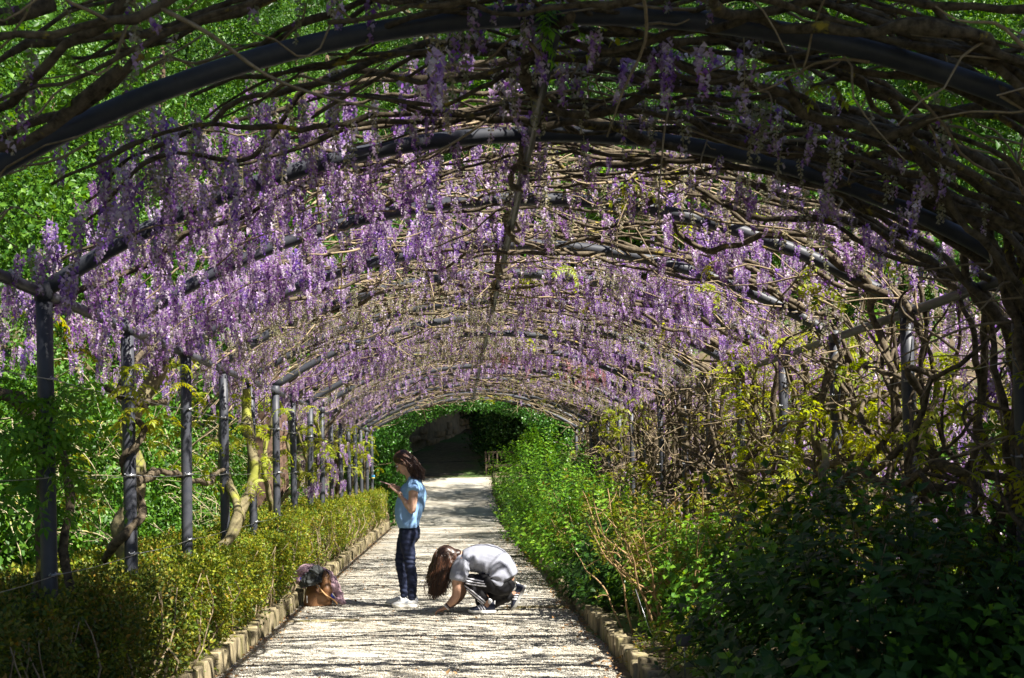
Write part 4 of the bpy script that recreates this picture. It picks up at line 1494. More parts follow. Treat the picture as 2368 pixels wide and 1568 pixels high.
# ------------------------------------------------------------------ people
def loft(g, P, rad, sides=16, side_axis=(0, 1, 0), cap=True, a=0.5, capd=.8):
    """closed tapered body part: P path, rad = list of r or (lateral, depth)"""
    P = np.asarray(P, float)
    rr = np.array([(r, r) if np.isscalar(r) else r for r in rad], float)
    n = len(P)
    m = max(12, n * 4)
    t = np.linspace(0, n - 1, m)
    k = np.arange(n)
    if n > 2:
        Pd = crom(P, 1e9)
        # smooth interpolation by Catmull-Rom on both path and radii
        Q = np.vstack([2 * P[0] - P[1], P, 2 * P[-1] - P[-2]])
        Rq = np.vstack([rr[:1], rr, rr[-1:]])
        out, ro = [], []
        for tt in t:
            i = min(int(tt), n - 2)
            u = tt - i
            for arr, dst in ((Q, out), (Rq, ro)):
                A, B, C_, D = arr[i:i + 4]
                dst.append(0.5 * (2 * B + (C_ - A) * u + (2 * A - 5 * B + 4 * C_ - D) * u * u + (3 * B - A - 3 * C_ + D) * u ** 3))
        P, rr = np.array(out), np.maximum(np.array(ro), .002)
    else:
        P = np.stack([np.interp(t, k, P[:, j]) for j in range(3)], -1)
        rr = np.stack([np.interp(t, k, rr[:, j]) for j in range(2)], -1)
    T = np.gradient(P, axis=0)
    T /= np.linalg.norm(T, axis=1)[:, None]
    # rounded ends
    def capring(p, tdir, r, sgn):
        ps, rs = [], []
        d = min(r) * capd
        for u in (.35, .65, .88, .98):
            ps.append(p + sgn * tdir * d * u); rs.append(r * math.sqrt(1 - u * u))
        return ps, rs
    if cap:
        p1, r1 = capring(P[0], T[0], rr[0], -1)
        p2, r2 = capring(P[-1], T[-1], rr[-1], 1)
        P = np.vstack([p1[::-1], P, p2]); rr = np.vstack([r1[::-1], rr, r2])
        T = np.vstack([np.repeat(T[:1], 4, 0), T, np.repeat(T[-1:], 4, 0)])
    S = np.asarray(side_axis, float)
    S = S[None, :] - T * (T @ S)[:, None]
    S /= np.linalg.norm(S, axis=1)[:, None]
    B = np.cross(T, S)
    an = np.arange(sides) / sides * 2 * math.pi
    V = P[:, None, :] + np.cos(an)[None, :, None] * S[:, None, :] * rr[:, :1, None] + np.sin(an)[None, :, None] * B[:, None, :] * rr[:, 1:, None]
    n = len(P)
    V = np.concatenate([V.reshape(-1, 3), P[:1], P[-1:]])
    i = np.arange(n - 1)[:, None] * sides
    j = np.arange(sides)[None, :]
    kk = (j + 1) % sides
    F = np.stack([i + j, i + kk, i + sides + kk, i + sides + j], -1).reshape(-1, 4)
    jj = np.arange(sides); k2 = (jj + 1) % sides
    n0 = g.n
    g.v.append(V); g.a.append(np.full(len(V), a)); g.n += len(V)
    g.q.setdefault(4, []).append(F + n0)
    g.q.setdefault(3, []).append(np.stack([np.full(sides, n * sides), k2, jj], -1) + n0)
    g.q.setdefault(3, []).append(np.stack([np.full(sides, n * sides + 1), (n - 1) * sides + jj, (n - 1) * sides + k2], -1) + n0)


def ball(g, c, r, rot=None):
    c = np.asarray(c, float); r = np.broadcast_to(np.asarray(r, float), (3,))
    bm = bmesh.new()
    bmesh.ops.create_icosphere(bm, subdivisions=3, radius=1)
    v = np.array([x.co[:] for x in bm.verts]) * r
    f = np.array([[x.index for x in p.verts] for p in bm.faces])
    bm.free()
    if rot is not None: v = v @ np.array(rot).T
    g.add(v + c, f)


def fuse(g, name, mat, parent, voxel=.008, smooth=4, wrinkle=None, cut=None):
    """one continuous skin round overlapping parts"""
    me = g.mesh(name)
    o = bpy.data.objects.new(name + '_tmp', me)
    C.objects.link(o)
    md = o.modifiers.new('r', 'REMESH'); md.mode = 'VOXEL'; md.voxel_size = voxel
    if smooth:
        ms = o.modifiers.new('s', 'SMOOTH'); ms.iterations = smooth; ms.factor = .5
    dg = bpy.context.evaluated_depsgraph_get()
    m2 = bpy.data.meshes.new_from_object(o.evaluated_get(dg))
    bpy.data.objects.remove(o)
    m2.name = name
    if wrinkle:
        n = len(m2.vertices)
        co = np.zeros(n * 3); no = np.zeros(n * 3)
        m2.vertices.foreach_get('co', co); m2.vertex_normals.foreach_get('vector', no)
        co, no = co.reshape(-1, 3), no.reshape(-1, 3)
        d = np.array([wrinkle(Vector(c)) for c in co])
        co += no * d[:, None]
        m2.vertices.foreach_set('co', co.ravel())
    if cut:
        bm = bmesh.new(); bm.from_mesh(m2)
        for co_, no_ in cut:
            bmesh.ops.bisect_plane(bm, geom=bm.verts[:] + bm.edges[:] + bm.faces[:], plane_co=co_, plane_no=no_, clear_outer=True)
        bm.to_mesh(m2); bm.free()
    m2.materials.clear(); m2.materials.append(mat)
    m2.polygons.foreach_set('use_smooth', np.ones(len(m2.polygons), bool))
    m2.update()
    return link(name, m2, parent)


def head(g, c, pitch, s=1.0, yaw=0):
    """head facing -x, pitched forward by pitch; returns a function mapping head coordinates to the body's"""
    Rm = Matrix.Rotation(-pitch, 3, 'Y')
    Rn = np.array(Rm)

    def tr(p): return np.asarray(c) + Rn @ (np.asarray(p, float) * s)
    ball(g, tr((.012, 0, .03)), np.array((.092, .073, .088)) * s, Rn)
    ball(g, tr((-.028, 0, -.035)), np.array((.06, .056, .075)) * s, Rn)
    ball(g, tr((-.06, 0, -.095)), np.array((.024, .026, .022)) * s, Rn)
    ball(g, tr((-.012, 0, -.07)), np.array((.055, .052, .035)) * s, Rn)
    loft(g, [tr((-.082, 0, .012)), tr((-.092, 0, -.015)), tr((-.108, 0, -.038))], [.008 * s, .010 * s, .014 * s], 10)
    ball(g, tr((-.082, 0, -.067)), np.array((.012, .022, .007)) * s, Rn)
    ball(g, tr((-.081, 0, -.077)), np.array((.012, .019, .008)) * s, Rn)
    for q in (-1, 1):
        ball(g, tr((.012, q * .075, -.015)), np.array((.02, .009, .032)) * s, Rn)
        ball(g, tr((-.07, q * .032, .022)), np.array((.016, .024, .008)) * s, Rn)
    return tr


def hand(g, wrist, palm_dir, back_n, L=.17, curl=.5, thumb_side=1, spread=.14):
    """palm + four unequal fingers and a thumb"""
    w = np.asarray(wrist, float)
    d = np.asarray(palm_dir, float); d /= np.linalg.norm(d)
    n = np.asarray(back_n, float); n = n - d * np.dot(n, d); n /= np.linalg.norm(n)
    s = np.cross(d, n)
    pl = L * .5
    loft(g, [w, w + d * pl * .5, w + d * pl], [(.024, .018), (.038, .015), (.040, .012)], 12, side_axis=s)
    for i, (ln, off) in enumerate(((.42, -.032), (.48, -.011), (.45, .010), (.36, .030))):
        b = w + d * pl * .95 + s * off * 1.0
        dd = d + s * off * spread * 20 * .25
        q = [b]
        ang_ = 0
        for sg in (.42, .33, .25):
            ang_ += curl * (.55 if sg == .42 else .8)
            q.append(q[-1] + (dd * math.cos(ang_) - n * math.sin(ang_)) * L * ln * sg)
        loft(g, q, [.0092, .0088, .008, .0068], 8, side_axis=s)
    t0 = w + d * pl * .3 + s * thumb_side * .026
    q = [t0, t0 + (d * .6 + s * thumb_side * .7 - n * .35) * L * .2, t0 + (d * 1.0 + s * thumb_side * .75 - n * .6) * L * .36]
    loft(g, q, [.012, .0105, .008], 8, side_axis=n)


def locks(parent, roots, ends, n_mid, mat, r0=.011, r1=.003, wav=.012, name='hair', sag=None):
    g = Geo()
    for a, b in zip(roots, ends):
        a, b = np.asarray(a), np.asarray(b)
        mids = [a] + [m(a, b) for m in n_mid] + [b]
        P = crom(np.array(mids), .03)
        t = np.linspace(0, 1, len(P))
        ph = rng.uniform(0, 6.28)
        P = P + np.stack([np.sin(t * 14 + ph), np.cos(t * 12 + ph * 1.3), 0 * t], -1) * (wav * t)[:, None]
        k = rng.uniform(.7, 1.25)
        addtube(g, P, (r0 + (r1 - r0) * t ** 1.3) * k, 4, rng.uniform(0, 1))
    return link(name, g.mesh(name, mat), parent)


def hairmat(name, cols):
    m, nt, b = newmat(name)
    at = N(nt, 'ShaderNodeAttribute', attribute_name='v')
    r = ramp(nt, [(i / (len(cols) - 1), c) for i, c in enumerate(cols)], at.outputs['Fac'])
    t = noise_tex(nt, 90, 3)
    mx = N(nt, 'ShaderNodeMix', data_type='RGBA', blend_type='MULTIPLY')
    mx.inputs['Factor'].default_value = .7
    rr = ramp(nt, [(.3, (.5, .5, .5)), (.7, (1.3, 1.3, 1.3))], t.outputs[0])
    nt.links.new(r.outputs[0], mx.inputs[6]); nt.links.new(rr.outputs[0], mx.inputs[7])
    nt.links.new(mx.outputs[2], b.inputs['Base Color'])
    b.inputs['Roughness'].default_value = .38
    b.inputs['Specular IOR Level'].default_value = .5
    return m


def ribbon(parent, name, obj, pts, width, mat, lift=.002, origin_dir=(0, 1, 0), n=24):
    """thin strip laid on the surface of obj: pts in the XZ plane are cast along +y"""
    bvh = BVHTree.FromObject(obj, bpy.context.evaluated_depsgraph_get()) if False else BVHTree.FromPolygons([v.co for v in obj.data.vertices], [p.vertices[:] for p in obj.data.polygons])
    P = crom(np.array([(x, 0, z) for x, z in pts]), 1e9) if False else np.array([(x, 0, z) for x, z in pts])
    s = np.linspace(0, len(P) - 1, n)
    P = np.stack([np.interp(s, np.arange(len(P)), P[:, j]) for j in range(3)], -1)
    T = np.gradient(P, axis=0); T /= np.linalg.norm(T, axis=1)[:, None]
    Sd = np.stack([-T[:, 2], 0 * T[:, 0], T[:, 0]], -1)
    rows = []
    for p, sd in zip(P, Sd):
        r = []
        for w in (-.5, 0, .5):
            o = Vector(p + sd * w * width); o.y = -1
            h = bvh.ray_cast(o, Vector(origin_dir))
            if h[0] is None: break
            r.append(np.array(h[0] + h[1].normalized() * lift))
        if len(r) == 3: rows.append(r)
    if len(rows) < 2: return None
    V = np.array(rows).reshape(-1, 3)
    k = np.arange(len(rows) - 1)[:, None] * 3
    F = np.concatenate([np.stack([k + j, k + j + 1, k + j + 4, k + j + 3], -1).reshape(-1, 4) for j in (0, 1)])
    me = mesh(name, V, F, mat)
    o = link(name, me, parent)
    sm = o.modifiers.new('thickness', 'SOLIDIFY'); sm.thickness = .003; sm.offset = 0
    return o


def shoe_geo(L=.27, W=.088, H=.1, low=False):
    """shoe toe towards -x, heel at +x end, sole at z=0; returns upper, sole geometry"""
    up, so = Geo(), Geo()
    st = [(-.5, .30, .022, .040), (-.44, .62, .022, .055), (-.30, .92, .022, .068), (-.12, .98, .022, .085), (.05, .86, .022, .105), (.2, .78, .022, .115), (.38, .76, .022, .112), (.48, .6, .022, .10)]
    rings = []
    n = 16
    an = np.arange(n) / n * 2 * math.pi
    for t, w, z0, z1 in st:
        cw = np.sign(np.cos(an)) * np.abs(np.cos(an)) ** .7
        sw = np.sign(np.sin(an)) * np.abs(np.sin(an)) ** .8
        zc, hz = (z0 + z1) / 2, (z1 - z0) / 2
        y = cw * W * .5 * w * np.where(sw > 0, 1 - .38 * sw, 1)
        rings.append(np.stack([np.full(n, t * L), y, zc + hz * sw], -1))
    V = np.concatenate(rings)
    i = np.arange(len(st) - 1)[:, None] * n; j = np.arange(n)[None, :]; k = (j + 1) % n
    F = np.stack([i + j, i + k, i + n + k, i + n + j], -1).reshape(-1, 4)
    up.add(V, F)
    m = len(V)
    up.v.append(np.array([rings[0].mean(0), rings[-1].mean(0)])); up.a.append(np.full(2, .5)); up.n += 2
    jj = np.arange(n); kk = (jj + 1) % n
    up.q.setdefault(3, []).append(np.stack([np.full(n, m), kk, jj], -1))
    up.q.setdefault(3, []).append(np.stack([np.full(n, m + 1), (len(st) - 1) * n + jj, (len(st) - 1) * n + kk], -1))
    # sole
    prof = [(-.53, .25), (-.49, .6), (-.36, .95), (-.15, 1.04), (.05, .92), (.25, .84), (.42, .82), (.51, .55), (.53, .2)]
    out = [(t * L, w * W * .5) for t, w in prof] + [(t * L, -w * W * .5) for t, w in prof[::-1]]
    b = np.array([(x, y, 0 + .012 * max(0, (-x / L - .38) / .15)) for x, y in out]); tp = np.array([(x, y, .03 + .012 * max(0, (-x / L - .38) / .15)) for x, y in out])
    mm = len(out)
    bot = b.copy(); bot[:, :2] *= .97
    VV = np.concatenate([bot, b + [0, 0, .006], tp - [0, 0, .004], tp * [.97, .95, 1]])
    q = []
    for r in range(3):
        for a in range(mm): q.append([r * mm + a, r * mm + (a + 1) % mm, (r + 1) * mm + (a + 1) % mm, (r + 1) * mm + a])
    so.add(VV, np.array(q))
    cc = so.n
    so.v.append(np.array([[0, 0, 0.0], [0, 0, .03]])); so.a.append(np.full(2, .5)); so.n += 2
    so.q.setdefault(3, []).append(np.array([[cc, (a + 1) % mm, a] for a in range(mm)]))
    so.q.setdefault(3, []).append(np.array([[cc + 1, 3 * mm + a, 3 * mm + (a + 1) % mm] for a in range(mm)]))
    return up, so


M['skin'] = simple('light_skin', (0.56, 0.34, 0.24), (0.62, 0.39, 0.285), 18, .5, .05, .002, .4)
M['skin'].node_tree.nodes['Principled BSDF'].inputs['Subsurface Weight'].default_value = .08
M['skin2'] = simple('tanned_skin', (0.46, 0.26, 0.175), (0.52, 0.305, 0.21), 18, .5, .05, .002, .4)
M['blue_shirt'] = simple('light_blue_cotton', (0.22, 0.39, 0.66), (0.26, 0.43, 0.70), 9, .85, .12, .004, .2)
M['grey_shirt'] = simple('grey_marl_cotton', (0.25, 0.26, 0.315), (0.32, 0.33, 0.385), 160, .9, .1, .001, .2)
M['jeans'] = simple('dark_denim', (0.008, 0.012, 0.035), (0.018, 0.026, 0.062), 25, .7, .3, .004, .3)
M['black_cloth'] = simple('black_jersey', (0.003, 0.003, 0.0045), (0.006, 0.006, 0.009), 20, .7, .2, .003, .3)
M['white_shoe'] = simple('white_leather', (0.74, 0.74, 0.75), (0.82, 0.82, 0.82), 12, .5)
M['white_sole'] = simple('off_white_rubber', (0.62, 0.60, 0.54), (0.72, 0.70, 0.65), 12, .7)
M['grey_sole'] = simple('grey_rubber', (0.3, 0.3, 0.29), (0.45, 0.45, 0.43), 60, .8, .5, .004)
M['navy_knit'] = simple('navy_knit', (0.02, 0.026, 0.05), (0.035, 0.042, 0.075), 80, .8, .3, .002)
M['white_stripe'] = simple('white_stripe', (0.72, 0.72, 0.78), None, rough=.6)
M['grey_star'] = simple('grey_star', (0.42, 0.47, 0.55), None, rough=.6)
M['glasses'] = simple('dark_lens', (0.012, 0.009, 0.012), None, rough=.12, spec=.7)
M['frame'] = simple('tortoise_frame', (0.06, 0.025, 0.02), None, rough=.25)
M['gold'] = simple('brass', (0.6, 0.45, 0.2), None, rough=.3, metal=1.0)
M['hair1'] = hairmat('dark_brown_hair', [(0.022, 0.011, 0.008), (0.055, 0.026, 0.017), (0.12, 0.055, 0.034)])
M['hair2'] = hairmat('auburn_hair', [(0.018, 0.009, 0.006), (0.05, 0.023, 0.014), (0.13, 0.052, 0.025)])
M['lip'] = simple('lip', (0.5, 0.2, 0.17), None, rough=.45)
M['eye'] = simple('eye_white', (0.75, 0.73, 0.7), None, rough=.2)
M['phone'] = simple('pink_phone_case', (0.55, 0.33, 0.32), None, rough=.35)
M['screen'] = simple('phone_glass', (0.02, 0.02, 0.025), None, rough=.08)
M['white_band'] = simple('white_band', (0.75, 0.75, 0.75), None, rough=.5)


def shoe(parent, loc, rot, up_mat, sole_mat, L=.27, mirror=False, name='shoe'):
    u, s = shoe_geo(L)
    o = link(name, u.mesh(name, up_mat), parent)
    o.location = loc; o.rotation_euler = rot
    so = link('sole', s.mesh('sole', sole_mat), o)
    return o


# --- standing woman, facing -x, her left side to the camera
w = empty('person', (-.54, 14.1, .02), 'woman standing in light blue blouse and dark jeans looking at her phone', 'person')
g = Geo()
hc = np.array([-.05, 0, 1.562])
tr = head(g, hc, R(35))
loft(g, [(.045, 0, 1.36), (.02, 0, 1.43), (-.012, 0, 1.50)], [(.062, .055), (.05, .052), (.05, .055)])
loft(g, [(.0, 0, .93), (.005, 0, 1.1), (.045, 0, 1.25), (.05, 0, 1.335)], [(.12, .075), (.12, .085), (.14, .09), (.13, .05)])
for sd, el, wr in ((-1, (.042, -.205, 1.045), (-.095, -.075, 1.232)), (1, (-.005, .205, 1.06), (-.115, .06, 1.285))):
    sh = (.062, sd * .155, 1.325)
    el, wr = np.array(el), np.array(wr)
    loft(g, [sh, np.array(sh) * .5 + el * .5 + [.004, 0, 0], el], [.054, .050, .040])
    loft(g, [el, el * .6 + wr * .4, wr], [.040, .040, .0255])
hand(g, (-.095, -.075, 1.232), (-.8, .3, .5), (-.45, .1, -.85), .165, .45, -1)
hand(g, (-.115, .06, 1.285), (-.75, -.5, .55), (-.2, -.2, .9), .16, .95, -1)
body = fuse(g, 'body', M['skin'], w, .0065, 3)
for q in (-1, 1):
    ge = Geo(); ball(ge, tr((-.078, q * .032, .004)), .0115)
    link('eye', ge.mesh('eye', M['eye']), w)
ge = Geo(); ball(ge, tr((-.091, 0, -.067)), np.array((.006, .021, .005)), np.array(Matrix.Rotation(-R(35), 3, 'Y'))); ball(ge, tr((-.09, 0, -.076)), np.array((.006, .018, .006)), np.array(Matrix.Rotation(-R(35), 3, 'Y')))
link('mouth', ge.mesh('mouth', M['lip']), w)
# blouse
g = Geo()
loft(g, [(-.008, 0, .885), (-.014, 0, .97), (.006, 0, 1.08), (.034, 0, 1.18), (.05, 0, 1.27), (.055, 0, 1.335), (.045, 0, 1.375)],
     [(.178, .125), (.182, .148), (.175, .155), (.178, .150), (.178, .136), (.165, .09), (.09, .06)], 24, cap=True)
for sd in (-1, 1):
    loft(g, [(.055, sd * .13, 1.335), (.058, sd * .175, 1.29), (.056, sd * .195, 1.255)], [.062, .068, .074], 16, capd=.1)


def wr1(c):
    a = math.sin((c.x * 26 + c.y * 9 + c.z * 3) + 2 * noise.noise(c * 4)) * max(0, min(1, (1.2 - c.z) * 3))
    return .005 * a + .014 * noise.noise(Vector((c.x * 9, c.y * 9, c.z * 3.5))) + .006 * noise.noise(Vector((c.x * 26 + c.z * 8, c.y * 20, c.z * 7)))


sh = fuse(g, 'blouse', M['blue_shirt'], w, .008, 5, wr1, [((0, 0, .853), (0, 0, -1)), ((-.015, 0, 1.40), (-.3, 0, 1))])
sh.modifiers.new('t', 'SOLIDIFY').thickness = .003
# jeans
g = Geo()
loft(g, [(.0, 0, .88), (.002, 0, .82), (.005, 0, .76)], [(.155, .105), (.165, .118), (.155, .112)], 20)
loft(g, [(.0, -.085, .80), (-.022, -.09, .70), (-.004, -.09, .58), (.004, -.095, .46), (.022, -.098, .32), (.018, -.10, .1)], [(.088, .105), (.082, .085), (.07, .072), (.058, .062), (.056, .058), (.043, .048)], 18)
loft(g, [(-.01, .085, .80), (-.06, .09, .70), (-.09, .095, .58), (-.112, .10, .47), (-.085, .105, .30), (-.07, .11, .1)], [(.088, .10), (.082, .082), (.068, .066), (.056, .055), (.054, .053), (.043, .045)], 18)


def wr2(c):
    k = math.exp(-((c.z - .46) / .13) ** 2) + .8 * math.exp(-((c.z - .14) / .1) ** 2) + .5 * math.exp(-((c.z - .74) / .06) ** 2)
    return .0045 * k * math.sin(c.z * 110 + c.x * 18 + 3 * noise.noise(c * 9)) + .003 * noise.noise(c * 14)


jn = fuse(g, 'jeans', M['jeans'], w, .007, 4, wr2, [((0, 0, .075), (0, 0, -1))])
for y, x in ((-.10, -.055), (.11, -.14)):
    s_ = shoe(w, (x, y, 0), (0, 0, .04 if y < 0 else -.06), M['white_shoe'], M['white_sole'], .275)
    # grey star on the side, heel tab and laces
    st = []
    for q in range(10):
        a = q * math.pi / 5 + math.pi / 2
        rr_ = .024 if q % 2 == 0 else .0105
        st.append((.015 + rr_ * math.cos(a), 0, .058 + rr_ * math.sin(a)))
    bv = BVHTree.FromPolygons([v.co for v in s_.data.vertices], [p.vertices[:] for p in s_.data.polygons])
    pv_ = []
    for p in st + [(.015, 0, .058)]:
        h = bv.ray_cast(Vector((p[0], -1, p[2])), Vector((0, 1, 0)))
        pv_.append(np.array(h[0]) + np.array([0, -.0035, .0]) if h[0] else np.array([p[0], -.045, p[2]]))
    me = mesh('star', np.array(pv_), np.array([[q, (q + 1) % 10, 10] for q in range(10)]), M['grey_star'], False)
    o_ = link('star', me, s_); o_.modifiers.new('t', 'SOLIDIFY').thickness = .003
    g = Geo(); loft(g, [(.128, 0, .06), (.126, 0, .105)], [(.022, .012), (.018, .01)], 10)
    link('heel_tab', g.mesh('heel_tab', M['grey_star']), s_)
    g = Geo()
    for q in range(5): addtube(g, [[-.075 + q * .024, -.024, .070 + q * .0075], [-.07 + q * .024, 0, .083 + q * .0075], [-.075 + q * .024, .024, .070 + q * .0075]], .004, 5)
    link('laces', g.mesh('laces', M['white_sole']), s_)
# hair
Rn = np.array(Matrix.Rotation(-R(35), 3, 'Y'))
g = Geo()
ball(g, tr((.016, 0, .042)), np.array((.102, .084, .094)), Rn)
ball(g, tr((.06, 0, -.01)), np.array((.068, .075, .10)), Rn)
cap_ = fuse(g, 'hair_cap', M['hair1'], w, .007, 3, lambda c: .004 * noise.noise(Vector((c.x * 20, c.y * 45, c.z * 20))), [(tuple(tr((-.072, 0, .05))), tuple(Rn @ np.array((-.82, 0, -.57))))])
at = cap_.data.attributes.new('v', 'FLOAT', 'POINT')
at.data.foreach_set('value', np.array([.3 + .5 * noise.noise(Vector((v.co.x * 12, v.co.y * 40, v.co.z * 12))) for v in cap_.data.vertices], np.float32))
ro, en = [], []
for q in range(620):
    a = rng.uniform(-2.1, 2.1)
    t = rng.uniform(0, 1)
    u_ = rng.random()
    r_ = tr((.012 + .098 * math.cos(a) * (.25 + .75 * t), .086 * math.sin(a) * (.25 + .75 * t) , .03 + .105 * math.sqrt(max(0, 1 - (.25 + .75 * t) ** 2)) - .07 * (u_ if t > .9 else 0)))
    sd = math.sin(a)
    ro.append(r_)
    en.append((.06 + .125 * rng.random() - (.03 if abs(sd) > .8 else 0), .115 * sd + rng.normal(0, .012), 1.365 + rng.uniform(-.03, .09) + .03 * abs(sd)))
locks(w, ro, en, [lambda a, b: a * .6 + b * .4 + np.array([.03, a[1] * .2, .01]), lambda a, b: a * .25 + b * .75 + np.array([.02 + rng.normal(0, .01), 0, -.005])], M['hair1'], .0055, .0018, .013)
# sunglasses
for q in (-1, 1):
    g = Geo(); ball(g, tr((-.094, q * .034, .002)), np.array((.006, .027, .022)), Rn)
    link('lens', g.mesh('lens', M['glasses']), w)
g = Geo()
addtube(g, [tr((-.1, -.02, .015)), tr((-.1, .02, .015))], .004, 6)
for q in (-1, 1):
    addtube(g, [tr((-.098, q * .058, .014)), tr((-.085, q * .072, .014)), tr((.015, q * .082, .01)), tr((.03, q * .08, -.01))], .0038, 6)
    addtube(g, [tr((-.1, q * .01, .018)), tr((-.102, q * .034, .025)), tr((-.098, q * .06, .017))], .004, 6)
link('glasses_frame', g.mesh('glasses_frame', M['frame']), w)
g = Geo(); a = np.linspace(0, 6.283, 25)
wd = np.array([-.8, .75, 1.1]); wd = np.array([-.137, .13, .187]); wd /= np.linalg.norm(wd)
u_ = np.cross(wd, [0, 0, 1]); u_ /= np.linalg.norm(u_); v_ = np.cross(wd, u_)
addtube(g, np.array([np.array([-.078, -.09, 1.208]) + .031 * (math.cos(q) * u_ + math.sin(q) * v_) for q in a]), .006, 6)
link('bracelet', g.mesh('bracelet', M['gold']), w)
g = Geo()
addtube(g, np.array([[.04 - .075 * math.cos(q) * 1.0, .06 * math.sin(q), 1.40 - .045 * math.cos(q)] for q in a]), .0028, 5)
link('necklace', g.mesh('necklace', M['gold']), w)
ph = empty('mobile_phone', (-.54 - .235, 14.1 - .03, .02 + 1.338), 'slim pink-cased mobile phone held in the standing woman\'s hands', 'phone')
rp = Matrix.Rotation(R(20), 4, 'Y')
me = rbox((0, 0, 0), (.14, .07, .009), .003, 2, rp); link('case', me, ph, M['phone'])
me = rbox(tuple(rp.to_3x3() @ Vector((0, 0, .0052))), (.13, .062, .002), .0008, 1, rp); link('screen', me, ph, M['screen'])

# --- kneeling woman, facing -x, head down
kn = empty('person', (.22, 13.4, .02), 'woman in grey T-shirt and striped black trousers kneeling with head bent to the gravel', 'person')
g = Geo()
trk = head(g, (-.352, -.02, .565), R(112))
loft(g, [(-.19, 0, .565), (-.25, -.01, .585), (-.31, -.015, .59)], [(.066, .06), (.054, .054), (.055, .06)])
loft(g, [(.24, 0, .33), (.12, 0, .48), (-.05, 0, .54), (-.18, 0, .535)], [(.14, .11), (.13, .11), (.15, .11), (.15, .07)])
loft(g, [(-.205, -.17, .50), (-.245, -.20, .36), (-.262, -.205, .19)], [.058, .053, .043])
loft(g, [(-.262, -.205, .19), (-.295, -.20, .14), (-.37, -.185, .072)], [.043, .042, .028])
loft(g, [(-.2, .17, .50), (-.2, .20, .36), (-.19, .2, .2)], [.056, .05, .042])
loft(g, [(-.19, .20, .2), (-.23, .17, .13), (-.31, .10, .06)], [.042, .04, .027])
hand(g, (-.37, -.185, .07), (-.9, .05, -.28), (-.3, .0, 1), .165, .75, 1)
hand(g, (-.31, .10, .055), (-.9, -.3, -.2), (-.2, 0, 1), .16, .6, -1)
loft(g, [(.03, -.13, .17), (.05, -.13, .07)], [.04, .036])
loft(g, [(.27, .11, .13), (.345, .11, .17), (.395, .11, .17)], [.046, .038, .036])
fuse(g, 'body', M['skin2'], kn, .0068, 3)
# T-shirt
g = Geo()
loft(g, [(.255, 0, .345), (.215, 0, .415), (.12, 0, .50), (0, 0, .545), (-.13, 0, .545), (-.205, 0, .54), (-.255, 0, .565)],
     [(.195, .135), (.195, .165), (.19, .175), (.195, .155), (.195, .125), (.13, .09), (.075, .068)], 24, capd=.15)
loft(g, [(.2, 0, .42), (.17, 0, .34), (.17, 0, .29)], [(.205, .145), (.205, .15), (.19, .125)], 22, capd=.45)
loft(g, [(-.18, -.15, .525), (-.225, -.185, .44), (-.245, -.2, .355)], [.088, .088, .082], 16, capd=.1)
loft(g, [(-.18, .15, .525), (-.2, .185, .44), (-.2, .2, .355)], [.088, .085, .08], 16, capd=.1)


def wr3(c):
    f = Vector((.08, -.2, .36))
    d = (c - f).length
    a = math.sin(math.atan2(c.z - f.z, c.x - f.x) * 7 + 2 * noise.noise(c * 5)) * math.exp(-(d / .16) ** 2)
    f2 = Vector((-.1, -.2, .42)); d2 = (c - f2).length
    a2 = math.sin(math.atan2(c.z - f2.z, c.x - f2.x) * 6) * math.exp(-(d2 / .13) ** 2)
    return .013 * a + .007 * a2 + .014 * noise.noise(Vector((c.x * 7, c.y * 7, c.z * 7))) + .006 * noise.noise(c * 17)


ts = fuse(g, 't_shirt', M['grey_shirt'], kn, .008, 6, wr3, [((.1, 0, .232), (.1, 0, -1)), ((.3, 0, .28), (.55, 0, -1.05))])
ts.modifiers.new('t', 'SOLIDIFY').thickness = .003
# trousers
g = Geo()
loft(g, [(.10, 0, .36), (.2, 0, .32), (.255, 0, .25)], [(.16, .11), (.168, .12), (.16, .10)], 20)
loft(g, [(.22, -.085, .27), (.05, -.118, .31), (-.115, -.13, .325)], [(.085, .11), (.085, .098), (.07, .075)], 18)
loft(g, [(-.118, -.13, .315), (-.06, -.13, .23), (.02, -.13, .135)], [(.072, .072), (.064, .068), (.055, .057)], 18)
loft(g, [(.23, .10, .26), (.1, .11, .17), (-.005, .115, .085)], [(.10, .115), (.09, .10), (.072, .072)], 18)
loft(g, [(-.005, .115, .085), (.12, .115, .095), (.31, .112, .155)], [(.07, .075), (.068, .075), (.052, .055)], 18)


def wr4(c): return .006 * noise.noise(Vector((c.x * 12, c.y * 12, c.z * 12))) + .004 * math.sin(c.x * 60 + c.z * 30 + 4 * noise.noise(c * 6))


tz = fuse(g, 'trousers', M['black_cloth'], kn, .008, 4, wr4)
for pts in (((-.185, .372), (-.09, .352), (.02, .33)), ((-.192, .347), (-.09, .325), (.03, .303)), ((-.195, .322), (-.09, .298), (.045, .278)),
            ((-.186, .300), (-.08, .218), (.035, .115)), ((-.193, .277), (-.09, .197), (.02, .10)), ((-.19, .250), (-.1, .178), (.006, .085))):
    ribbon(kn, 'stripe', tz, pts, .0125, M['white_stripe'])
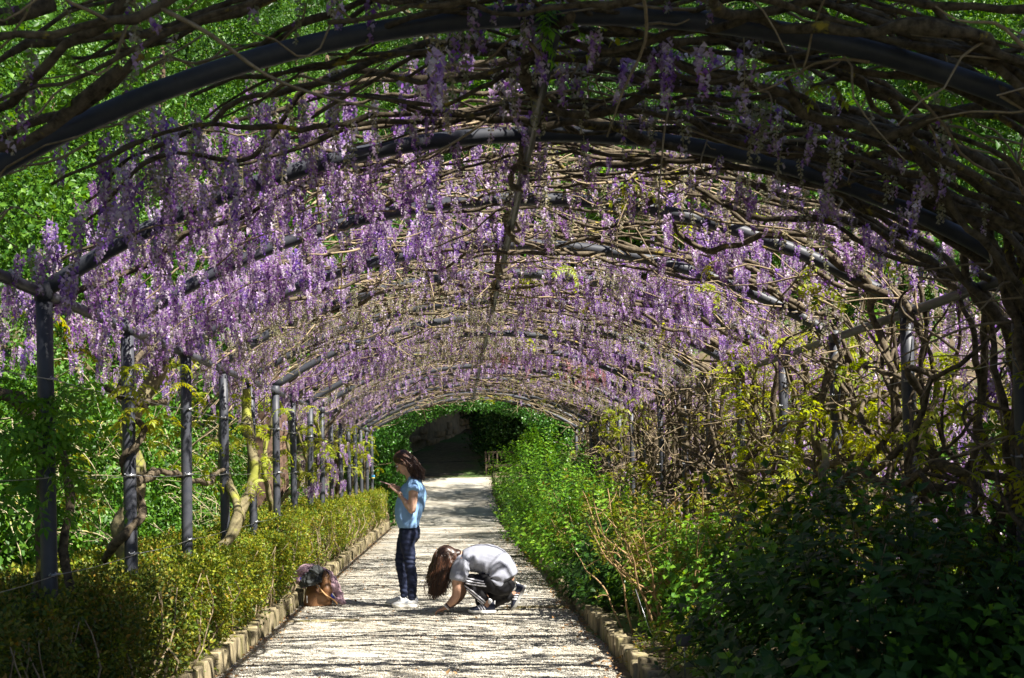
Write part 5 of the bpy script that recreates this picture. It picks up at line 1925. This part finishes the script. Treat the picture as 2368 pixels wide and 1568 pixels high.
# shoes
for nm, loc, rot in (('near', (0, -.13, 0), (0, 0, .05)), ('far', (.405, .11, .118), (0, R(-62), 0))):
    s_ = shoe(kn, loc, rot, M['navy_knit'], M['white_sole'] if nm == 'near' else M['grey_sole'], .275)
    for q in range(3):
        x = -.035 + q * .026
        ribbon(s_, 'stripe', s_, ((x - .016, .086), (x + .012, .034)), .0125, M['white_stripe'], n=8)
    g = Geo(); loft(g, [(.124, 0, .075), (.13, 0, .118)], [(.02, .010), (.015, .007)], 10)
    link('heel_tab', g.mesh('heel_tab', M['white_band']), s_)
    g = Geo(); loft(g, [(.06, 0, .105), (.065, 0, .125)], [(.034, .045), (.034, .043)], 12)
    link('sock', g.mesh('sock', M['white_band']), s_)
# wrist band
g = Geo()
wd = np.array([-.37 + .295, 0, .072 - .14]); wd /= np.linalg.norm(wd)
u_ = np.array([0, 1.0, 0]); v_ = np.cross(wd, u_)
for off, nm, mt in ((0, 'watch_strap', 'navy_knit'), (.022, 'wrist_band', 'white_band')):
    g = Geo(); addtube(g, np.array([np.array([-.348, -.19, .088]) + wd * off + .033 * (math.cos(q) * u_ + math.sin(q) * v_) for q in a]), .007, 6)
    link(nm, g.mesh(nm, M[mt]), kn)
# hair: cap and long locks falling to the ground
Rk = np.array(Matrix.Rotation(-R(112), 3, 'Y'))
g = Geo()
ball(g, trk((.012, 0, .03)), np.array((.104, .092, .098)), Rk)
ball(g, trk((-.03, 0, -.03)), np.array((.05, .086, .07)), Rk)
loft(g, [trk((.02, 0, .05)), trk((.055, 0, -.01)), (-.285, -.015, .598), (-.235, -.01, .602)], [(.088, .085), (.084, .08), (.074, .066), (.062, .05)], 18)
cp = fuse(g, 'hair_cap', M['hair2'], kn, .007, 9, lambda c: .004 * noise.noise(Vector((c.x * 20, c.y * 45, c.z * 20))), [(tuple(trk((-.082, 0, .0))), tuple(Rk @ np.array((-.95, 0, -.2))))])
at = cp.data.attributes.new('v', 'FLOAT', 'POINT')
at.data.foreach_set('value', np.array([.35 + .5 * noise.noise(Vector((v.co.x * 12, v.co.y * 40, v.co.z * 12))) for v in cp.data.vertices], np.float32))
ro, en = [], []
for q in range(850):
    th_ = rng.uniform(0, 6.28)
    u = rng.uniform(.15, 1) ** .7
    p = np.array([.016 + .1 * u * math.cos(th_), .082 * u * math.sin(th_), .035 + .092 * math.sqrt(max(0, 1 - u * u))])
    if rng.random() < .35: p = np.array([rng.uniform(-.06, .06), -.086 - .004 * rng.random(), rng.uniform(-.05, .06)])
    r_ = trk(p)
    nape = rng.random() < .2
    if nape: r_ = np.array([rng.uniform(-.37, -.245), -.02 - rng.uniform(.02, .07), rng.uniform(.585, .635)])
    f_ = (r_[0] + .47) / .2      # 0 front .. 1 back of the hanging mass
    ro.append(r_ + np.array([0, 0, .004]))
    sd = r_[1] + .02
    long_ = rng.random()
    en.append((r_[0] * .75 - .12 + rng.normal(0, .034) - .03 * (1 - f_), -.02 + sd * 1.05 + rng.normal(0, .012), .13 + .2 * long_ ** 1.3 + .12 * max(0, min(1, f_)) ** 1.5))
    if nape: en[-1] = (r_[0] * .55 - .165 + rng.normal(0, .015), -.1 + rng.normal(0, .015), rng.uniform(.3, .5))
locks(kn, ro, en, [lambda a, b: np.array([a[0] - .025, a[1] * 1.12, a[2] - .07]), lambda a, b: np.array([a[0] * .45 + b[0] * .55 - .015, a[1] * .5 + b[1] * .6, a[2] * .5 + b[2] * .5])], M['hair2'], .0052, .0015, .02)

# ------------------------------------------------------------------ bag and clothes by the kerb
M['tan_leather'] = simple('tan_leather', (0.17, 0.08, 0.035), (0.25, 0.125, 0.055), 7, .45, .25, .006, .5)
M['tan_strap'] = simple('light_tan_leather', (0.46, 0.26, 0.11), None, rough=.5)
M['dark_leather'] = simple('dark_brown_leather', (0.06, 0.03, 0.02), None, rough=.45)
M['pink_cloth'] = simple('dusty_pink_cloth', (0.38, 0.24, 0.29), (0.46, 0.31, 0.36), 16, .85, .2, .004)
M['grey_cloth'] = simple('charcoal_cloth', (0.028, 0.031, 0.032), (0.08, 0.088, 0.088), 9, .8, .3, .006)
M['blue_cloth'] = simple('royal_blue_lining', (0.03, 0.05, 0.35), None, rough=.6)
BX, BY = -1.565, 14.35
bag = empty('handbag', (BX, BY, .02), 'slouchy tan leather handbag on the gravel against the left kerb', 'bag')
g = Geo()
loft(g, [(.0, 0, .03), (-.005, 0, .10), (.0, .01, .19), (.01, .01, .25)], [(.10, .165), (.115, .155), (.09, .135), (.05, .10)], 22)
loft(g, [(.07, -.04, .10), (.09, -.05, .22), (.085, -.05, .31), (.078, -.045, .385)], [(.09, .08), (.08, .068), (.055, .045), (.02, .016)], 18)


def wr5(c): return .008 * math.sin(c.x * 30 + c.z * 22 + 5 * noise.noise(c * 6)) * .6 + .012 * noise.noise(c * 8)


bb = fuse(g, 'bag_body', M['tan_leather'], bag, .007, 4, wr5, [((0, 0, .002), (0, 0, -1))])
g = Geo()
P = crom(np.array([(-.01, -.115, .245), (.03, -.135, .20), (.09, -.14, .13), (.15, -.12, .09), (.19, -.09, .05), (.21, -.09, .02)]), .02)
V, f = tube(P, .008, 8); V2 = V.copy()
link('strap', mesh('strap', V2, f, M['tan_strap']), bag)
P = crom(np.array([(.06, .0, .37), (.085, .0, .385), (.12, -.02, .35), (.145, -.04, .26)]), .02)
V, f = tube(P, .007, 8); link('handle', mesh('handle', V, f, M['dark_leather']), bag)
g = Geo(); addtube(g, np.array([[.012 + .014 * math.cos(q), -.125, .222 + .014 * math.sin(q)] for q in a]), .0035, 6)
addtube(g, np.array([[-.008 + .01 * math.cos(q), -.115, .25 + .012 * math.sin(q)] for q in a]), .003, 6)
link('buckle', g.mesh('buckle', M['wire']), bag)
g = Geo(); loft(g, [(-.12, -.10, .115), (-.118, -.112, .05)], [.006, .008], 8); link('zip_charm', g.mesh('zip_charm', M['white_band']), bag)

pk = empty('jacket', (BX, BY, .02), 'dusty pink jacket draped over the tan bag and trailing on the gravel', 'jacket')
g = Geo()
loft(g, [(-.23, .08, .32), (-.17, .07, .385), (-.06, .07, .41), (.03, .07, .40)], [(.09, .065), (.10, .065), (.09, .04), (.07, .03)], 18)
loft(g, [(-.24, .06, .34), (-.2, .02, .27), (-.16, .0, .22)], [(.05, .04), (.05, .045), (.03, .03)], 14)
loft(g, [(.03, .09, .40), (.11, .07, .33), (.17, .05, .22), (.22, .03, .12), (.27, .0, .05)], [(.07, .03), (.08, .045), (.07, .05), (.06, .045), (.035, .025)], 18)
loft(g, [(.10, .0, .27), (.15, -.03, .2), (.155, -.03, .16)], [(.04, .03), (.04, .035), (.035, .03)], 14)
loft(g, [(.19, -.02, .06), (.24, -.03, .045), (.29, -.03, .03)], [(.04, .028), (.04, .03), (.025, .02)], 14)


def wr6(c): return .012 * math.sin(c.x * 40 - c.z * 26 + 5 * noise.noise(c * 7)) * .7 + .012 * noise.noise(c * 11)


fuse(g, 'cloth', M['pink_cloth'], pk, .007, 3, wr6)
g = Geo(); box(g, (-.19, -.045, .305), (.022, .006, .028), np.array(Matrix.Rotation(.5, 3, 'Y'))); link('blue_tag', g.mesh('blue_tag', M['blue_cloth'], False), pk)
g = Geo(); loft(g, [(.135, -.045, .17), (.14, -.055, .12), (.17, -.05, .09)], [.016, .02, .016], 10); link('lining', g.mesh('lining', M['blue_cloth']), pk)
gj = empty('jacket', (BX, BY, .02), 'crumpled charcoal grey jacket heaped on top of the tan bag', 'jacket')
g = Geo()
loft(g, [(-.15, -.05, .275), (-.09, -.05, .33), (-.03, -.04, .37), (.03, -.02, .385)], [(.06, .04), (.08, .055), (.08, .055), (.05, .035)], 18)
loft(g, [(-.08, -.07, .29), (-.02, -.075, .285), (.03, -.06, .31)], [(.05, .045), (.05, .05), (.04, .035)], 14)
loft(g, [(-.08, -.02, .39), (-.02, -.03, .425), (.04, -.03, .40), (.055, -.05, .34)], [(.05, .025), (.05, .03), (.03, .028), (.03, .02)], 14)
loft(g, [(-.13, -.09, .27), (-.05, -.11, .262), (.03, -.10, .29)], [(.03, .026), (.035, .028), (.03, .024)], 12)
loft(g, [(-.18, -.03, .23), (-.13, -.05, .26), (-.08, -.07, .27)], [.03, .045, .04], 12)
fuse(g, 'cloth', M['grey_cloth'], gj, .005, 2, lambda c: .014 * (abs(math.sin(c.x * 34 + c.z * 46 + 7 * noise.noise(c * 9))) - .5) + .022 * noise.noise(c * 16))
